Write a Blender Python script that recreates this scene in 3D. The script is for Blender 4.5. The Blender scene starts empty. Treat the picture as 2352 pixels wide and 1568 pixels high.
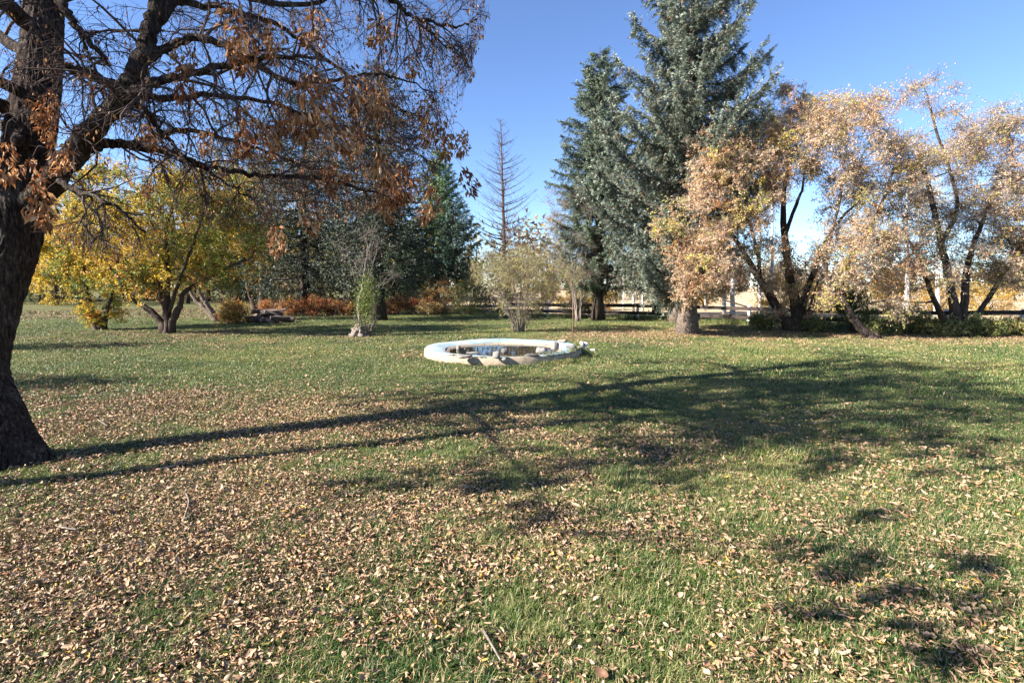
import bpy, math, random
import numpy as np
from mathutils import Vector
rad = math.radians
rng = np.random.default_rng(7)
random.seed(7)

# ------------------------------------------------------------------ camera, sky, sun, exposure
scene = bpy.context.scene
COL = scene.collection
CAMH, F, CU, CV, HOR = 1.6, 1176.0, 1176.0, 784.0, 659.0      # measured on the photograph at 2352 px width
PITCH = math.atan((CV - HOR) / F)
cd = bpy.data.cameras.new('camera'); cam = bpy.data.objects.new('camera', cd); COL.objects.link(cam)
cam.location = (0, 0, CAMH); cam.rotation_euler = (math.pi / 2 - PITCH, 0, 0)
cd.sensor_width = 36; cd.lens = 18; cd.clip_start = 0.05; cd.clip_end = 3000
scene.camera = cam
SUN_EL = rad(31); SHX, SHY = math.sin(rad(71)), math.cos(rad(71))   # ground direction in which shadows fall
world = bpy.data.worlds.new('World'); scene.world = world; world.use_nodes = True
wn = world.node_tree.nodes; wl = world.node_tree.links
sky = wn.new('ShaderNodeTexSky'); sky.sky_type = 'NISHITA'; sky.sun_disc = False
sky.sun_elevation = SUN_EL; sky.sun_rotation = math.atan2(-SHX, -SHY)
sky.altitude = 700; sky.air_density = 0.9; sky.dust_density = 0.0; sky.ozone_density = 4.5
bg = wn['Background']; bg.inputs['Strength'].default_value = 0.068
hs = wn.new('ShaderNodeHueSaturation'); hs.inputs['Saturation'].default_value = 1.02; hs.inputs['Hue'].default_value = .506
wl.new(sky.outputs[0], hs.inputs['Color']); wl.new(hs.outputs[0], bg.inputs['Color'])
sl = bpy.data.lights.new('sun', 'SUN'); sun = bpy.data.objects.new('sun', sl); COL.objects.link(sun)
sl.energy = 5.0; sl.angle = rad(0.53); sl.color = (1.0, 0.94, 0.85)
ldir = Vector((SHX * math.cos(SUN_EL), SHY * math.cos(SUN_EL), -math.sin(SUN_EL)))
sun.rotation_euler = ldir.to_track_quat('-Z', 'Y').to_euler()
sun.location = (-30, -10, 25)
scene.view_settings.view_transform = 'Standard'; scene.view_settings.look = 'None'
scene.view_settings.exposure = 2.03; scene.view_settings.gamma = 1.0
scene.view_settings.use_curve_mapping = False
scene.render.engine = 'CYCLES'
scene.cycles.max_bounces = 6; scene.cycles.diffuse_bounces = 2; scene.cycles.glossy_bounces = 2
scene.cycles.transmission_bounces = 4; scene.cycles.transparent_max_bounces = 6
scene.cycles.use_denoising = True

# ------------------------------------------------------------------ geometry helpers
CP, SP = math.cos(PITCH), math.sin(PITCH)
def ray(u, v):
    x, y = (u - CU) / F, (CV - v) / F
    return np.array([x, CP + SP * y, -SP + CP * y])
def P(u, v, d):                       # point seen at (u, v), d metres ahead
    r = ray(u, v); return np.array([0, 0, CAMH]) + r * (d / r[1])
def G(u, v):                          # point of the level ground seen at (u, v)
    r = ray(u, v); p = np.array([0, 0, CAMH]) + r * (-CAMH / r[2]); p[2] = gz(p[0], p[1]); return p
def proj(p):                          # inverse, used to keep measured outlines
    p = np.atleast_2d(p); x, y, z = p[:, 0], p[:, 1], p[:, 2] - CAMH
    f = np.maximum(CP * y - SP * z, 1e-3); up = SP * y + CP * z
    return CU + F * x / f, CV - F * up / f, CP * y - SP * z
def fbm(x, y, s=1.0, o=0.0):
    x = np.asarray(x, float) * s + o; y = np.asarray(y, float) * s - o * 1.7
    r = 0; a = 1.0
    for k in range(5):
        c, q = math.cos(1.1 + k * 2.3), math.sin(1.1 + k * 2.3)
        X = c * x - q * y; Y = q * x + c * y
        r = r + a * np.sin(X + 1.3 * np.sin(Y * .8 + k)) * np.cos(Y * .9 + 1.1 * np.sin(X * .7 + 2 * k))
        x = x * 1.9; y = y * 1.9; a *= .55
    return r / 1.6
def sm(a, b, x):
    t = np.clip((np.asarray(x, float) - a) / (b - a), 0, 1); return t * t * (3 - 2 * t)
def gz(x, y):
    z = 0.035 * fbm(x, y, .33, 4.0) * sm(1, 5, np.hypot(x, y))
    z = z * (1 - .8 * np.exp(-((np.asarray(x) + .2) ** 2 + (np.asarray(y) - 12.1) ** 2) / 6))
    far = sm(32, 150, y); z = z + far * (1.0 + .6 * fbm(x, y, .02, 1.0))
    return z
def unit(v):
    v = np.asarray(v, float); return v / np.maximum(np.linalg.norm(v, axis=-1, keepdims=True), 1e-9)
def basis(d, roll=None):              # matrices whose columns are (d, side, up)
    d = unit(np.atleast_2d(d)); n = len(d)
    ref = np.tile([0, 0, 1.0], (n, 1)); ref[np.abs(d[:, 2]) > .97] = [1, 0, 0]
    s = unit(np.cross(ref, d)); u = np.cross(d, s)
    if roll is not None:
        c, q = np.cos(roll)[:, None], np.sin(roll)[:, None]; s, u = c * s + q * u, -q * s + c * u
    return np.stack([d, s, u], axis=2)
def rdir(n): return unit(rng.normal(size=(n, 3)))

class MB:
    def __init__(s): s.V = []; s.F3 = []; s.F4 = []; s.C = []; s.n = 0
    def add(s, V, F3=None, F4=None, C=None):
        V = np.asarray(V, float)
        if F3 is not None and len(F3): s.F3.append(np.asarray(F3) + s.n)
        if F4 is not None and len(F4): s.F4.append(np.asarray(F4) + s.n)
        s.V.append(V)
        c = np.ones((len(V), 3)) * .5 if C is None else np.broadcast_to(np.asarray(C, float), (len(V), 3))
        s.C.append(c); s.n += len(V)
    def stamp(s, proto, pos, R, scale, C=None):
        pv, f3, f4 = proto; n = len(pos)
        if n == 0: return
        scale = np.asarray(scale, float)
        if scale.ndim == 1: scale = np.repeat(scale[:, None], 3, 1)
        loc = pv[None] * scale[:, None, :]
        W = np.einsum('nij,nkj->nki', R, loc) + pos[:, None, :]
        k = len(pv); off = (np.arange(n) * k)[:, None, None]
        c = None if C is None else np.repeat(np.asarray(C, float), k, 0)
        s.add(W.reshape(-1, 3), None if f3 is None else (f3[None] + off).reshape(-1, 3),
              None if f4 is None else (f4[None] + off).reshape(-1, 4), c)
    def tube(s, pts, r, n=6, C=None, cap=True, wob=None):
        pts = np.asarray(pts, float); r = np.broadcast_to(np.asarray(r, float), (len(pts),)); m = len(pts)
        t = np.gradient(pts, axis=0); t = unit(t)
        a = np.array([1, 0, 0.]) if abs(t[0][0]) < .8 else np.array([0, 1., 0])
        sd = np.empty((m, 3)); u = unit(a - t[0] * a.dot(t[0]))
        for i in range(m):
            u = u - t[i] * u.dot(t[i]); u = u / max(np.linalg.norm(u), 1e-9); sd[i] = u
        up = np.cross(t, sd); th = np.arange(n) * 2 * math.pi / n
        rr = r[:, None] * np.ones((1, n))
        if wob is not None: rr = rr * wob(np.linspace(0, 1, m)[:, None], th[None], pts)
        V = pts[:, None] + rr[..., None] * (np.cos(th)[None, :, None] * sd[:, None] + np.sin(th)[None, :, None] * up[:, None])
        i = np.arange(m - 1)[:, None]; j = np.arange(n)[None]; j2 = (j + 1) % n
        Q = np.stack([i * n + j, i * n + j2, (i + 1) * n + j2, (i + 1) * n + j], -1).reshape(-1, 4)
        V = V.reshape(-1, 3); f3 = None
        if cap:
            V = np.vstack([V, pts[0], pts[-1]]); b = m * n; jj = np.arange(n); kk = (jj + 1) % n
            f3 = np.vstack([np.stack([np.full(n, b), kk, jj], 1), np.stack([np.full(n, b + 1), (m - 1) * n + jj, (m - 1) * n + kk], 1)])
        s.add(V, f3, Q, C)
    def mesh(s, name, mat, smooth=True):
        me = bpy.data.meshes.new(name)
        V = np.vstack(s.V); f3 = np.vstack(s.F3) if s.F3 else np.zeros((0, 3), int); f4 = np.vstack(s.F4) if s.F4 else np.zeros((0, 4), int)
        me.vertices.add(len(V)); me.vertices.foreach_set('co', V.astype('f').ravel())
        L = np.concatenate([f3.ravel(), f4.ravel()]).astype('i'); me.loops.add(len(L)); me.loops.foreach_set('vertex_index', L)
        st = np.concatenate([np.arange(len(f3)) * 3, len(f3) * 3 + np.arange(len(f4)) * 4]).astype('i')
        me.polygons.add(len(st)); me.polygons.foreach_set('loop_start', st)
        me.polygons.foreach_set('use_smooth', np.full(len(st), smooth))
        C = np.vstack(s.C); ca = me.color_attributes.new('col', 'FLOAT_COLOR', 'POINT')
        ca.data.foreach_set('color', np.hstack([C, np.ones((len(C), 1))]).astype('f').ravel())
        me.update(calc_edges=True); me.materials.append(mat); return me
    def build(s, name, mat, parent=None, smooth=True, kind=None):
        if s.n == 0: return None
        return obj(name, s.mesh(name, mat, smooth), parent, kind)
def obj(name, me, parent=None, kind=None):
    o = bpy.data.objects.new(name, me); COL.objects.link(o)
    if parent is not None:
        o.parent = parent; o.matrix_parent_inverse = parent_inv(parent)
    if kind: o['kind'] = kind
    return o
def parent_inv(p):
    from mathutils import Matrix
    q = p; m = Matrix.Identity(4)
    while q is not None:
        m = Matrix.LocRotScale(q.location, q.rotation_euler, q.scale) @ m if q.parent is None else m
        q = q.parent
    return m.inverted()
def thing(name, label, cat, loc=(0, 0, 0), group=None):
    o = bpy.data.objects.new(name, None); COL.objects.link(o); o.empty_display_size = .2
    o.location = [float(a) for a in loc]; o['label'] = label; o['category'] = cat
    if group: o['group'] = group
    return o
def tag(o, label, cat, group=None):
    o['label'] = label; o['category'] = cat
    if group: o['group'] = group
    return o

# ------------------------------------------------------------------ materials
def newmat(name):
    m = bpy.data.materials.new(name); m.use_nodes = True; n = m.node_tree.nodes
    return m, n, m.node_tree.links, n['Principled BSDF']
def mix(n, l, a, b, f, blend='MIX'):
    x = n.new('ShaderNodeMix'); x.data_type = 'RGBA'; x.blend_type = blend
    for s, v in (('A', a), ('B', b)):
        i = [q for q in x.inputs if q.name == s and q.type == 'RGBA'][0]
        if isinstance(v, tuple): i.default_value = (*v, 1)
        else: l.new(v, i)
    fi = x.inputs[0]
    if isinstance(f, (int, float)): fi.default_value = f
    else: l.new(f, fi)
    return [q for q in x.outputs if q.type == 'RGBA'][0]
def noise(n, l, co, scale, detail=4, rough=.6):
    t = n.new('ShaderNodeTexNoise'); t.inputs['Scale'].default_value = scale; t.inputs['Detail'].default_value = detail
    t.inputs['Roughness'].default_value = rough
    if co is not None: l.new(co, t.inputs['Vector'])
    return t.outputs['Fac']
def ramp(n, l, f, stops):
    r = n.new('ShaderNodeValToRGB'); e = r.color_ramp.elements
    while len(e) < len(stops): e.new(.5)
    for k, (p, c) in enumerate(stops): e[k].position = p; e[k].color = (*c, 1) if isinstance(c, tuple) else (c, c, c, 1)
    l.new(f, r.inputs[0]); return r.outputs['Color']
def mapping(n, l, scale=(1, 1, 1)):
    c = n.new('ShaderNodeTexCoord'); m = n.new('ShaderNodeMapping'); m.inputs['Scale'].default_value = scale
    l.new(c.outputs['Object'], m.inputs['Vector']); return m.outputs[0]
def bump(n, l, h, strength, dist, target):
    b = n.new('ShaderNodeBump'); b.inputs['Strength'].default_value = strength; b.inputs['Distance'].default_value = dist
    l.new(h, b.inputs['Height']); l.new(b.outputs[0], target.inputs['Normal'])
def leafmat(name, trans=.42, rough=.55, spec=.3):
    m, n, l, p = newmat(name); a = n.new('ShaderNodeAttribute'); a.attribute_name = 'col'
    l.new(a.outputs['Color'], p.inputs['Base Color']); p.inputs['Roughness'].default_value = rough
    p.inputs['Specular IOR Level'].default_value = spec
    if trans > 0:
        t = n.new('ShaderNodeBsdfTranslucent'); l.new(a.outputs['Color'], t.inputs['Color'])
        mx = n.new('ShaderNodeMixShader'); mx.inputs[0].default_value = trans
        l.new(p.outputs[0], mx.inputs[1]); l.new(t.outputs[0], mx.inputs[2]); l.new(mx.outputs[0], n['Material Output'].inputs['Surface'])
    return m
def barkmat(name, c1, c2, sc=6, stretch=.18, bd=.02, c3=None, bs=.8):
    m, n, l, p = newmat(name); v = mapping(n, l, (1, 1, stretch)); h = noise(n, l, v, sc * 4, 6, .7)
    h2 = noise(n, l, mapping(n, l), sc * .6, 3)
    c = ramp(n, l, h, [(.3, c1), (.68, c2)])
    if c3: c = mix(n, l, c, c3, ramp(n, l, h2, [(.5, 0.), (.68, 1.)]))
    l.new(c, p.inputs['Base Color']); p.inputs['Roughness'].default_value = .9; p.inputs['Specular IOR Level'].default_value = .15
    bump(n, l, h, bs, bd, p); return m
M = {}
M['leaf'] = leafmat('dry_leaf'); M['needle'] = leafmat('needles', .12, .5, .35)
M['seed'] = leafmat('dry_seed', .3, .6, .25)
M['twig'] = barkmat('twig_bark', (.035, .026, .024), (.12, .085, .075), 12, .4, .003)
M['twig_grey'] = barkmat('grey_twig_bark', (.10, .08, .068), (.27, .22, .185), 12, .4, .003)
M['bark'] = barkmat('brown_bark', (.022, .016, .013), (.105, .075, .06), 5, .16, .03)
M['bark_lit'] = barkmat('grey_spruce_bark', (.055, .04, .032), (.27, .21, .17), 6, .45, .05, None, 1.0)
M['bark_dark'] = barkmat('dark_bark', (.02, .015, .013), (.085, .062, .05), 6, .2, .02)
M['aspen'] = barkmat('white_aspen_bark', (.25, .22, .2), (.8, .77, .74), 3, 1.6, .01, (.55, .5, .46))
M['silver'] = barkmat('silvered_wood', (.07, .055, .045), (.27, .225, .19), 8, .25, .01)

# ------------------------------------------------------------------ prototypes (unit shapes)
def leafproto(w=.42, fold=.12, droop=.1):
    v = np.array([[0, 0, 0], [.45, w / 2, fold], [.45, -w / 2, fold], [1, 0, -droop], [.5, 0, 0]])
    return v, np.array([[0, 4, 1], [4, 3, 1], [0, 2, 4], [4, 2, 3]]), None
LEAF = leafproto()
LEAF1 = (np.array([[0, .1, 0], [.45, -.3, .05], [1, .08, -.08]]), np.array([[0, 1, 2]]), None)
LEAF3 = (np.array([[0, .06, 0], [.5, -.2, .1], [1, .05, 0], [.12, 0, .05], [.5, .55, .25], [.75, .75, 0], [.15, 0, -.05], [.45, -.35, -.3], [.8, -.65, -.1]]), np.array([[0, 1, 2], [3, 4, 5], [6, 7, 8]]), None)
LEAF2 = (np.array([[0, 0, 0], [.5, .24, .05], [1, 0, -.1], [.5, -.24, .05]]), None, np.array([[0, 3, 2, 1]]))
def twigproto():
    r0, r1 = 1., .35; V = []
    for k, (x, z, r) in enumerate(((0, 0, r0), (1, 0, r1))):
        for j in range(3):
            a = j * 2.0944; V.append([x, math.cos(a) * r, z * 0 + math.sin(a) * r])
    V = np.array(V, float); Q = [[k * 3 + j, k * 3 + (j + 1) % 3, k * 3 + 3 + (j + 1) % 3, k * 3 + 3 + j] for k in range(1) for j in range(3)]
    return V, None, np.array(Q)
TWIG = twigproto()
def sprayproto(n, seed, spread=.5):
    r = np.random.default_rng(seed); V = []; T = []
    for k in range(n):
        x = (k + r.random()) / n * .9; a = r.normal(0, .55) + (math.pi if k % 2 else 0); L = (.55 - .25 * x) * r.uniform(.7, 1.2)
        tip = [x + L * .42, math.cos(a) * L * spread, math.sin(a) * L * spread]
        p = r.normal(size=3); p = p / np.linalg.norm(p) * .06; b = len(V)
        V += [[x + p[0], p[1], p[2]], [x - p[0], -p[1], -p[2]], tip]; T.append([b, b + 1, b + 2])
    return np.array(V), np.array(T), None
SPRAYS = [sprayproto(10, s) for s in range(4)]
def twigs(mb, base, d, L, r):
    n = len(base); mb.stamp(TWIG, base, basis(d, rng.random(n) * 6.28), np.stack([L, r, r], 1))

# ------------------------------------------------------------------ ground
def lawn_shape():
    a = np.concatenate([np.linspace(0, 26, 105), 26 + np.cumsum(np.geomspace(.5, 60, 40))])
    xs = np.concatenate([-a[::-1][:-1], a]); ys = np.concatenate([-np.cumsum(np.geomspace(.5, 30, 16))[::-1], a])
    X, Y = np.meshgrid(xs, ys); Z = gz(X, Y); nx, ny = len(xs), len(ys)
    V = np.stack([X, Y, Z], -1).reshape(-1, 3)
    i = np.arange(ny - 1)[:, None]; j = np.arange(nx - 1)[None]
    Q = np.stack([i * nx + j, i * nx + j + 1, (i + 1) * nx + j + 1, (i + 1) * nx + j], -1).reshape(-1, 4)
    return V, Q
def litter(x, y):                     # how thickly dead leaves lie
    x = np.asarray(x, float); y = np.asarray(y, float)
    near = (1 - sm(4.6, 7.6, y + .28 * x)) * (1 - .74 * sm(-.9, 2.0, x - .25 * y)) * (1 - .75 * np.exp(-((x - .75) ** 2 / .5 + (y - 2.35) ** 2 / .3)))
    strip = np.exp(-((y - 17.2 - .02 * x) / 2.6) ** 2) * sm(-1, 5, x) * 1.35
    apple = np.exp(-((x + 10.5) ** 2 / 30 + (y - 16.3) ** 2 / 6)) * .75
    pool = np.exp(-((x + 2.35) ** 2 / .15 + (y - 12) ** 2 / .5)) * .6
    orange = sm(24, 28, y) * sm(-6, -14, x) * .8
    mid = orange + .10 + .18 * np.exp(-((x + 3) ** 2 / 8 + (y - 6.6) ** 2 / 3))
    d = near * 1.08 + strip + apple + pool + mid
    return np.clip(d * (.72 + .75 * fbm(x, y, 1.1, 9) + .5 * fbm(x, y, 4.2, 3)), 0, 1.2)
V, Q = lawn_shape(); mb = MB()
lit = litter(V[:, 0], V[:, 1])
field = sm(24, 29, V[:, 1] - .10 * np.maximum(-V[:, 0], 0) + np.where(V[:, 0] > 6, .22 * (V[:, 0] - 6), 0)) * sm(-3, 3, V[:, 0]) + sm(36, 44, V[:, 1]) * sm(-12, -2, V[:, 0])
mb.add(V, None, Q, np.stack([np.clip(lit, 0, 1), np.clip(field, 0, 1), np.zeros(len(V))], 1))
m, n, l, p = newmat('lawn_soil'); co = mapping(n, l); at = n.new('ShaderNodeAttribute'); at.attribute_name = 'col'
sp = n.new('ShaderNodeSeparateColor'); l.new(at.outputs['Color'], sp.inputs[0])
g = ramp(n, l, noise(n, l, co, 1.3, 8, .7), [(.3, (.045, .075, .02)), (.5, (.085, .11, .035)), (.7, (.15, .14, .06))])
g = mix(n, l, g, (.03, .035, .015), ramp(n, l, noise(n, l, co, 60, 5, .7), [(.42, 1.), (.56, 0.)]))
t = ramp(n, l, noise(n, l, co, 35, 6, .75), [(.32, (.07, .05, .03)), (.5, (.26, .18, .10)), (.66, (.42, .29, .17))])
mul = n.new('ShaderNodeMath'); mul.operation = 'MULTIPLY_ADD'; l.new(noise(n, l, co, 22, 5, .7), mul.inputs[0]); mul.inputs[1].default_value = 2.2; mul.inputs[2].default_value = -.85
ad = n.new('ShaderNodeMath'); ad.operation = 'MULTIPLY'; ad.use_clamp = True; l.new(sp.outputs[0], ad.inputs[0]); l.new(mul.outputs[0], ad.inputs[1])
g = mix(n, l, g, t, ad.outputs[0])
fl = ramp(n, l, noise(n, l, co, .35, 8, .7), [(.3, (.30, .23, .13)), (.55, (.46, .35, .22)), (.75, (.54, .42, .27))])
g = mix(n, l, g, fl, sp.outputs[1])
l.new(g, p.inputs['Base Color']); p.inputs['Roughness'].default_value = .95; p.inputs['Specular IOR Level'].default_value = .1
bump(n, l, noise(n, l, co, 45, 6, .75), .9, .03, p)
mb.build('ground', m, kind='structure')

# ------------------------------------------------------------------ grass and leaf litter (instanced by geometry nodes)
def scatter(name, pts, rot, scl, protos, label, cat=None):
    c = bpy.data.collections.new(name + '_shapes')
    for q in protos: c.objects.link(q)
    me = bpy.data.meshes.new(name); nP = len(pts); me.vertices.add(nP); me.vertices.foreach_set('co', pts.astype('f').ravel())
    a = me.attributes.new('rot', 'FLOAT_VECTOR', 'POINT'); a.data.foreach_set('vector', rot.astype('f').ravel())
    a = me.attributes.new('scl', 'FLOAT', 'POINT'); a.data.foreach_set('value', scl.astype('f'))
    a = me.attributes.new('pick', 'INT', 'POINT'); a.data.foreach_set('value', rng.integers(0, len(protos), nP).astype('i'))
    o = obj(name, me, kind='stuff'); o['label'] = label
    if cat: o['category'] = cat
    ng = bpy.data.node_groups.new(name, 'GeometryNodeTree')
    ng.interface.new_socket('Geometry', in_out='INPUT', socket_type='NodeSocketGeometry')
    ng.interface.new_socket('Geometry', in_out='OUTPUT', socket_type='NodeSocketGeometry')
    N, K = ng.nodes, ng.links; gi = N.new('NodeGroupInput'); go = N.new('NodeGroupOutput')
    ci = N.new('GeometryNodeCollectionInfo'); ci.inputs['Collection'].default_value = c
    ci.inputs['Separate Children'].default_value = True; ci.inputs['Reset Children'].default_value = True
    ip = N.new('GeometryNodeInstanceOnPoints'); ip.inputs['Pick Instance'].default_value = True
    def na(nm, ty):
        q = N.new('GeometryNodeInputNamedAttribute'); q.data_type = ty; q.inputs['Name'].default_value = nm
        return [s for s in q.outputs if s.enabled and s.name == 'Attribute'][0]
    e = N.new('FunctionNodeEulerToRotation'); K.new(na('rot', 'FLOAT_VECTOR'), e.inputs[0])
    K.new(gi.outputs[0], ip.inputs['Points']); K.new(ci.outputs[0], ip.inputs['Instance'])
    K.new(na('pick', 'INT'), ip.inputs['Instance Index']); K.new(e.outputs[0], ip.inputs['Rotation']); K.new(na('scl', 'FLOAT'), ip.inputs['Scale'])
    K.new(ip.outputs[0], go.inputs[0]); md = o.modifiers.new('scatter', 'NODES'); md.node_group = ng
    return o
def wedge(r0, r1, dens, half=54):
    A = rad(half) * (r1 * r1 - r0 * r0); k = int(A * dens)
    r = np.sqrt(rng.random(k) * (r1 * r1 - r0 * r0) + r0 * r0); t = rng.uniform(-rad(half), rad(half), k)
    return r * np.sin(t), r * np.cos(t)
POOL = np.array([-.2, 12.15]); PR = 1.85
def outpool(x, y, r=PR + .02): return np.hypot(x - POOL[0], y - POOL[1]) > r
mg, n, l, p = newmat('grass_blade'); oi = n.new('ShaderNodeObjectInfo')
at = n.new('ShaderNodeAttribute'); at.attribute_name = 'col'
nz = noise(n, l, oi.outputs['Location'], .55, 6, .72)
g = ramp(n, l, nz, [(.36, (.032, .088, .024)), (.5, (.105, .17, .04)), (.66, (.25, .245, .09))])
r2 = ramp(n, l, oi.outputs['Random'], [(0., (.55, .62, .55)), (.5, (1., 1., 1.)), (1., (1.5, 1.35, 1.2))])
g = mix(n, l, g, r2, 1.0, 'MULTIPLY'); g = mix(n, l, g, ramp(n, l, noise(n, l, oi.outputs['Location'], .2, 3, .6), [(.36, (.62, .8, .7)), (.5, (1., 1., 1.)), (.64, (1.35, 1.2, 1.05))]), 1.0, 'MULTIPLY'); g = mix(n, l, g, at.outputs['Color'], .5, 'MULTIPLY')
g = mix(n, l, g, (.42, .33, .17), ramp(n, l, at.outputs['Fac'], [(.86, 0.), (.9, .9)]))
l.new(g, p.inputs['Base Color']); p.inputs['Roughness'].default_value = .45; p.inputs['Specular IOR Level'].default_value = .35
tr = n.new('ShaderNodeBsdfTranslucent'); l.new(g, tr.inputs['Color']); mx = n.new('ShaderNodeMixShader'); mx.inputs[0].default_value = .25
l.new(p.outputs[0], mx.inputs[1]); l.new(tr.outputs[0], mx.inputs[2]); l.new(mx.outputs[0], n['Material Output'].inputs['Surface'])
def tuft(name, nb, R, h, w, lean, seed):
    r = np.random.default_rng(seed); mb = MB()
    for k in range(nb):
        a = r.random() * 6.283; q = R * math.sqrt(r.random()); b = np.array([q * math.cos(a), q * math.sin(a), -.005])
        hd = r.random() * 6.283; H = h * r.uniform(.5, 1.25); ln = lean * r.uniform(.2, 1.3); d = np.array([math.cos(hd), math.sin(hd), 0])
        s = np.array([-d[1], d[0], 0]) * w * r.uniform(.6, 1.2); m1 = b + d * H * ln * .3 + [0, 0, H * .55]; t = b + d * H * ln + [0, 0, H * (1 - .35 * ln)]
        c = r.uniform(.6, .82) if r.random() < .76 else 1.
        mb.add(np.array([b - s / 2, b + s / 2, m1 + s * .4, m1 - s * .4, t]), [[3, 2, 4]], [[0, 1, 2, 3]], (c, c, c))
    return bpy.data.objects.new(name, mb.mesh(name, mg, False))
def grass(name, r0, r1, dens, protos, s0, s1, label, half=54):
    x, y = wedge(r0, r1, dens, half); thin = rng.random(len(x)) < 1 - .62 * np.clip(litter(x, y), 0, 1)
    k = thin & outpool(x, y) & ((y < 30) | (x < 0)); x, y = x[k], y[k]
    pts = np.stack([x, y, gz(x, y)], 1); rot = np.stack([rng.normal(0, .12, len(x)), rng.normal(0, .12, len(x)), rng.random(len(x)) * 6.28], 1)
    big = 1 + .75 * sm(.45, .9, fbm(x, y, 2.1, 5)) * sm(-1.5, 1, x + .2 * y)
    return scatter(name, pts, rot, rng.uniform(s0, s1, len(x)) * big, protos, label)
T1 = [tuft('grass_tuft', 26, .035, .05, .0034, .9, s) for s in range(5)]
T2 = [tuft('grass_tuft', 34, .06, .042, .0042, 1.0, s + 20) for s in range(4)]
T3 = [tuft('grass_tuft', 44, .13, .04, .0075, .95, s + 40) for s in range(4)]
grass('grass_near', .9, 4.6, 900, T1, .7, 1.2, 'short green and straw coloured grass in the foreground', 80)
grass('grass', 4.6, 9.5, 400, T2, .7, 1.2, 'mown green grass of the middle lawn', 66)
grass('grass_far', 9.5, 32, 110, T3, .7, 1.2, 'mown grass of the lawn below the trees', 53)
# leaf litter
ml, n, l, p = newmat('fallen_leaf'); oi = n.new('ShaderNodeObjectInfo')
g = ramp(n, l, oi.outputs['Random'], [(0., (.11, .058, .033)), (.2, (.22, .135, .078)), (.42, (.335, .222, .135)), (.7, (.43, .30, .19)), (.85, (.38, .17, .075)), (.93, (.42, .34, .23)), (.965, (.46, .27, .035)), (.99, (.2, .22, .08))])
g = mix(n, l, g, (.12, .07, .04), ramp(n, l, noise(n, l, mapping(n, l), 60, 3), [(.45, 0.), (.75, .5)]))
l.new(g, p.inputs['Base Color']); p.inputs['Roughness'].default_value = .6; p.inputs['Specular IOR Level'].default_value = .25
def curled(seed):
    r = np.random.default_rng(seed); mb = MB(); nx, ny = 7, 4; L = 1.0; W = r.uniform(.28, .62); curl = r.choice([r.uniform(1.0, 2.2), r.uniform(2.2, 5.5), r.uniform(3, 6)]); bend = r.uniform(-.9, 1.1); tw = r.uniform(-1.6, 1.6)
    V = []
    for i in range(nx):
        x = i / (nx - 1); wd = W * max(.06, math.sin(math.pi * (x * .93 + .04)) ** .7) * (1 + .25 * r.normal() * (0 < i < nx - 1)); c = curl * (.6 + .8 * x)
        for j in range(ny):
            y = (j / (ny - 1) - .5) * wd; R = wd / c if c else 9; th = y / R
            yy, zz = R * math.sin(th) + r.normal(0, .02), R * (1 - math.cos(th)) + r.normal(0, .02); ct, s_ = math.cos(tw * (x - .5)), math.sin(tw * (x - .5))
            V.append([x - .5, yy * ct - zz * s_, yy * s_ + zz * ct + bend * (x - .5) ** 2])
    V = np.array(V); V[:, 2] -= V[:, 2].min()
    mb.add(V, None, [[i * ny + j, (i + 1) * ny + j, (i + 1) * ny + j + 1, i * ny + j + 1] for i in range(nx - 1) for j in range(ny - 1)])
    return mb.mesh('fallen_leaf', ml, True)
CUR = [curled(s) for s in range(26)]
def litterpts(r0, r1, dens, s0, s1, half=54):
    x, y = wedge(r0, r1, dens, half); k = (rng.random(len(x)) < np.clip(litter(x, y), 0, 1)) & outpool(x, y); x, y = x[k], y[k]; nn = len(x)
    rot = np.stack([rng.normal(0, .55, nn) + np.where(rng.random(nn) < .4, math.pi, 0), rng.normal(0, .35, nn), rng.random(nn) * 6.28], 1)
    z = gz(x, y) + rng.uniform(.004, .042, nn)
    return np.stack([x, y, z], 1), rot, s0 + (s1 - s0) * rng.beta(1.4, 2.6, nn) * 1.3 * np.where(rng.random(nn) < .05, 1.7, 1)
a = litterpts(.9, 4.6, 5600, .015, .044, 80); b = litterpts(4.6, 9.5, 2100, .02, .05, 64); c = litterpts(9.5, 24, 420, .035, .07); e_ = litterpts(24, 46, 40, .07, .14); k_ = e_[0][:, 0] < -7; e_ = tuple(q[k_] for q in e_)
pts, rot, scl = (np.concatenate(q) for q in zip(a, b, c, e_))
u, v, f = proj(pts); vis = (u > 10) & (u < 2342) & (v < 1555) & (f > .5); score = np.where(vis, scl / np.maximum(f, .1), 0)
top = np.argsort(-score)[:300]; keep = np.ones(len(pts), bool); keep[top] = False
scatter('leaf_litter', pts[keep], rot[keep], scl[keep], [bpy.data.objects.new('fallen_leaf_shape', q) for q in CUR], 'dry tan leaves scattered over the whole lawn')
for k in top:
    o = obj('fallen_leaf', CUR[rng.integers(0, len(CUR))]); o.location = pts[k]; o.rotation_euler = rot[k]; o.scale = [scl[k]] * 3
    tag(o, 'dry curled leaf lying loose on the grass in the foreground', 'leaf', 'fallen leaves lying in the foreground')

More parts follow.
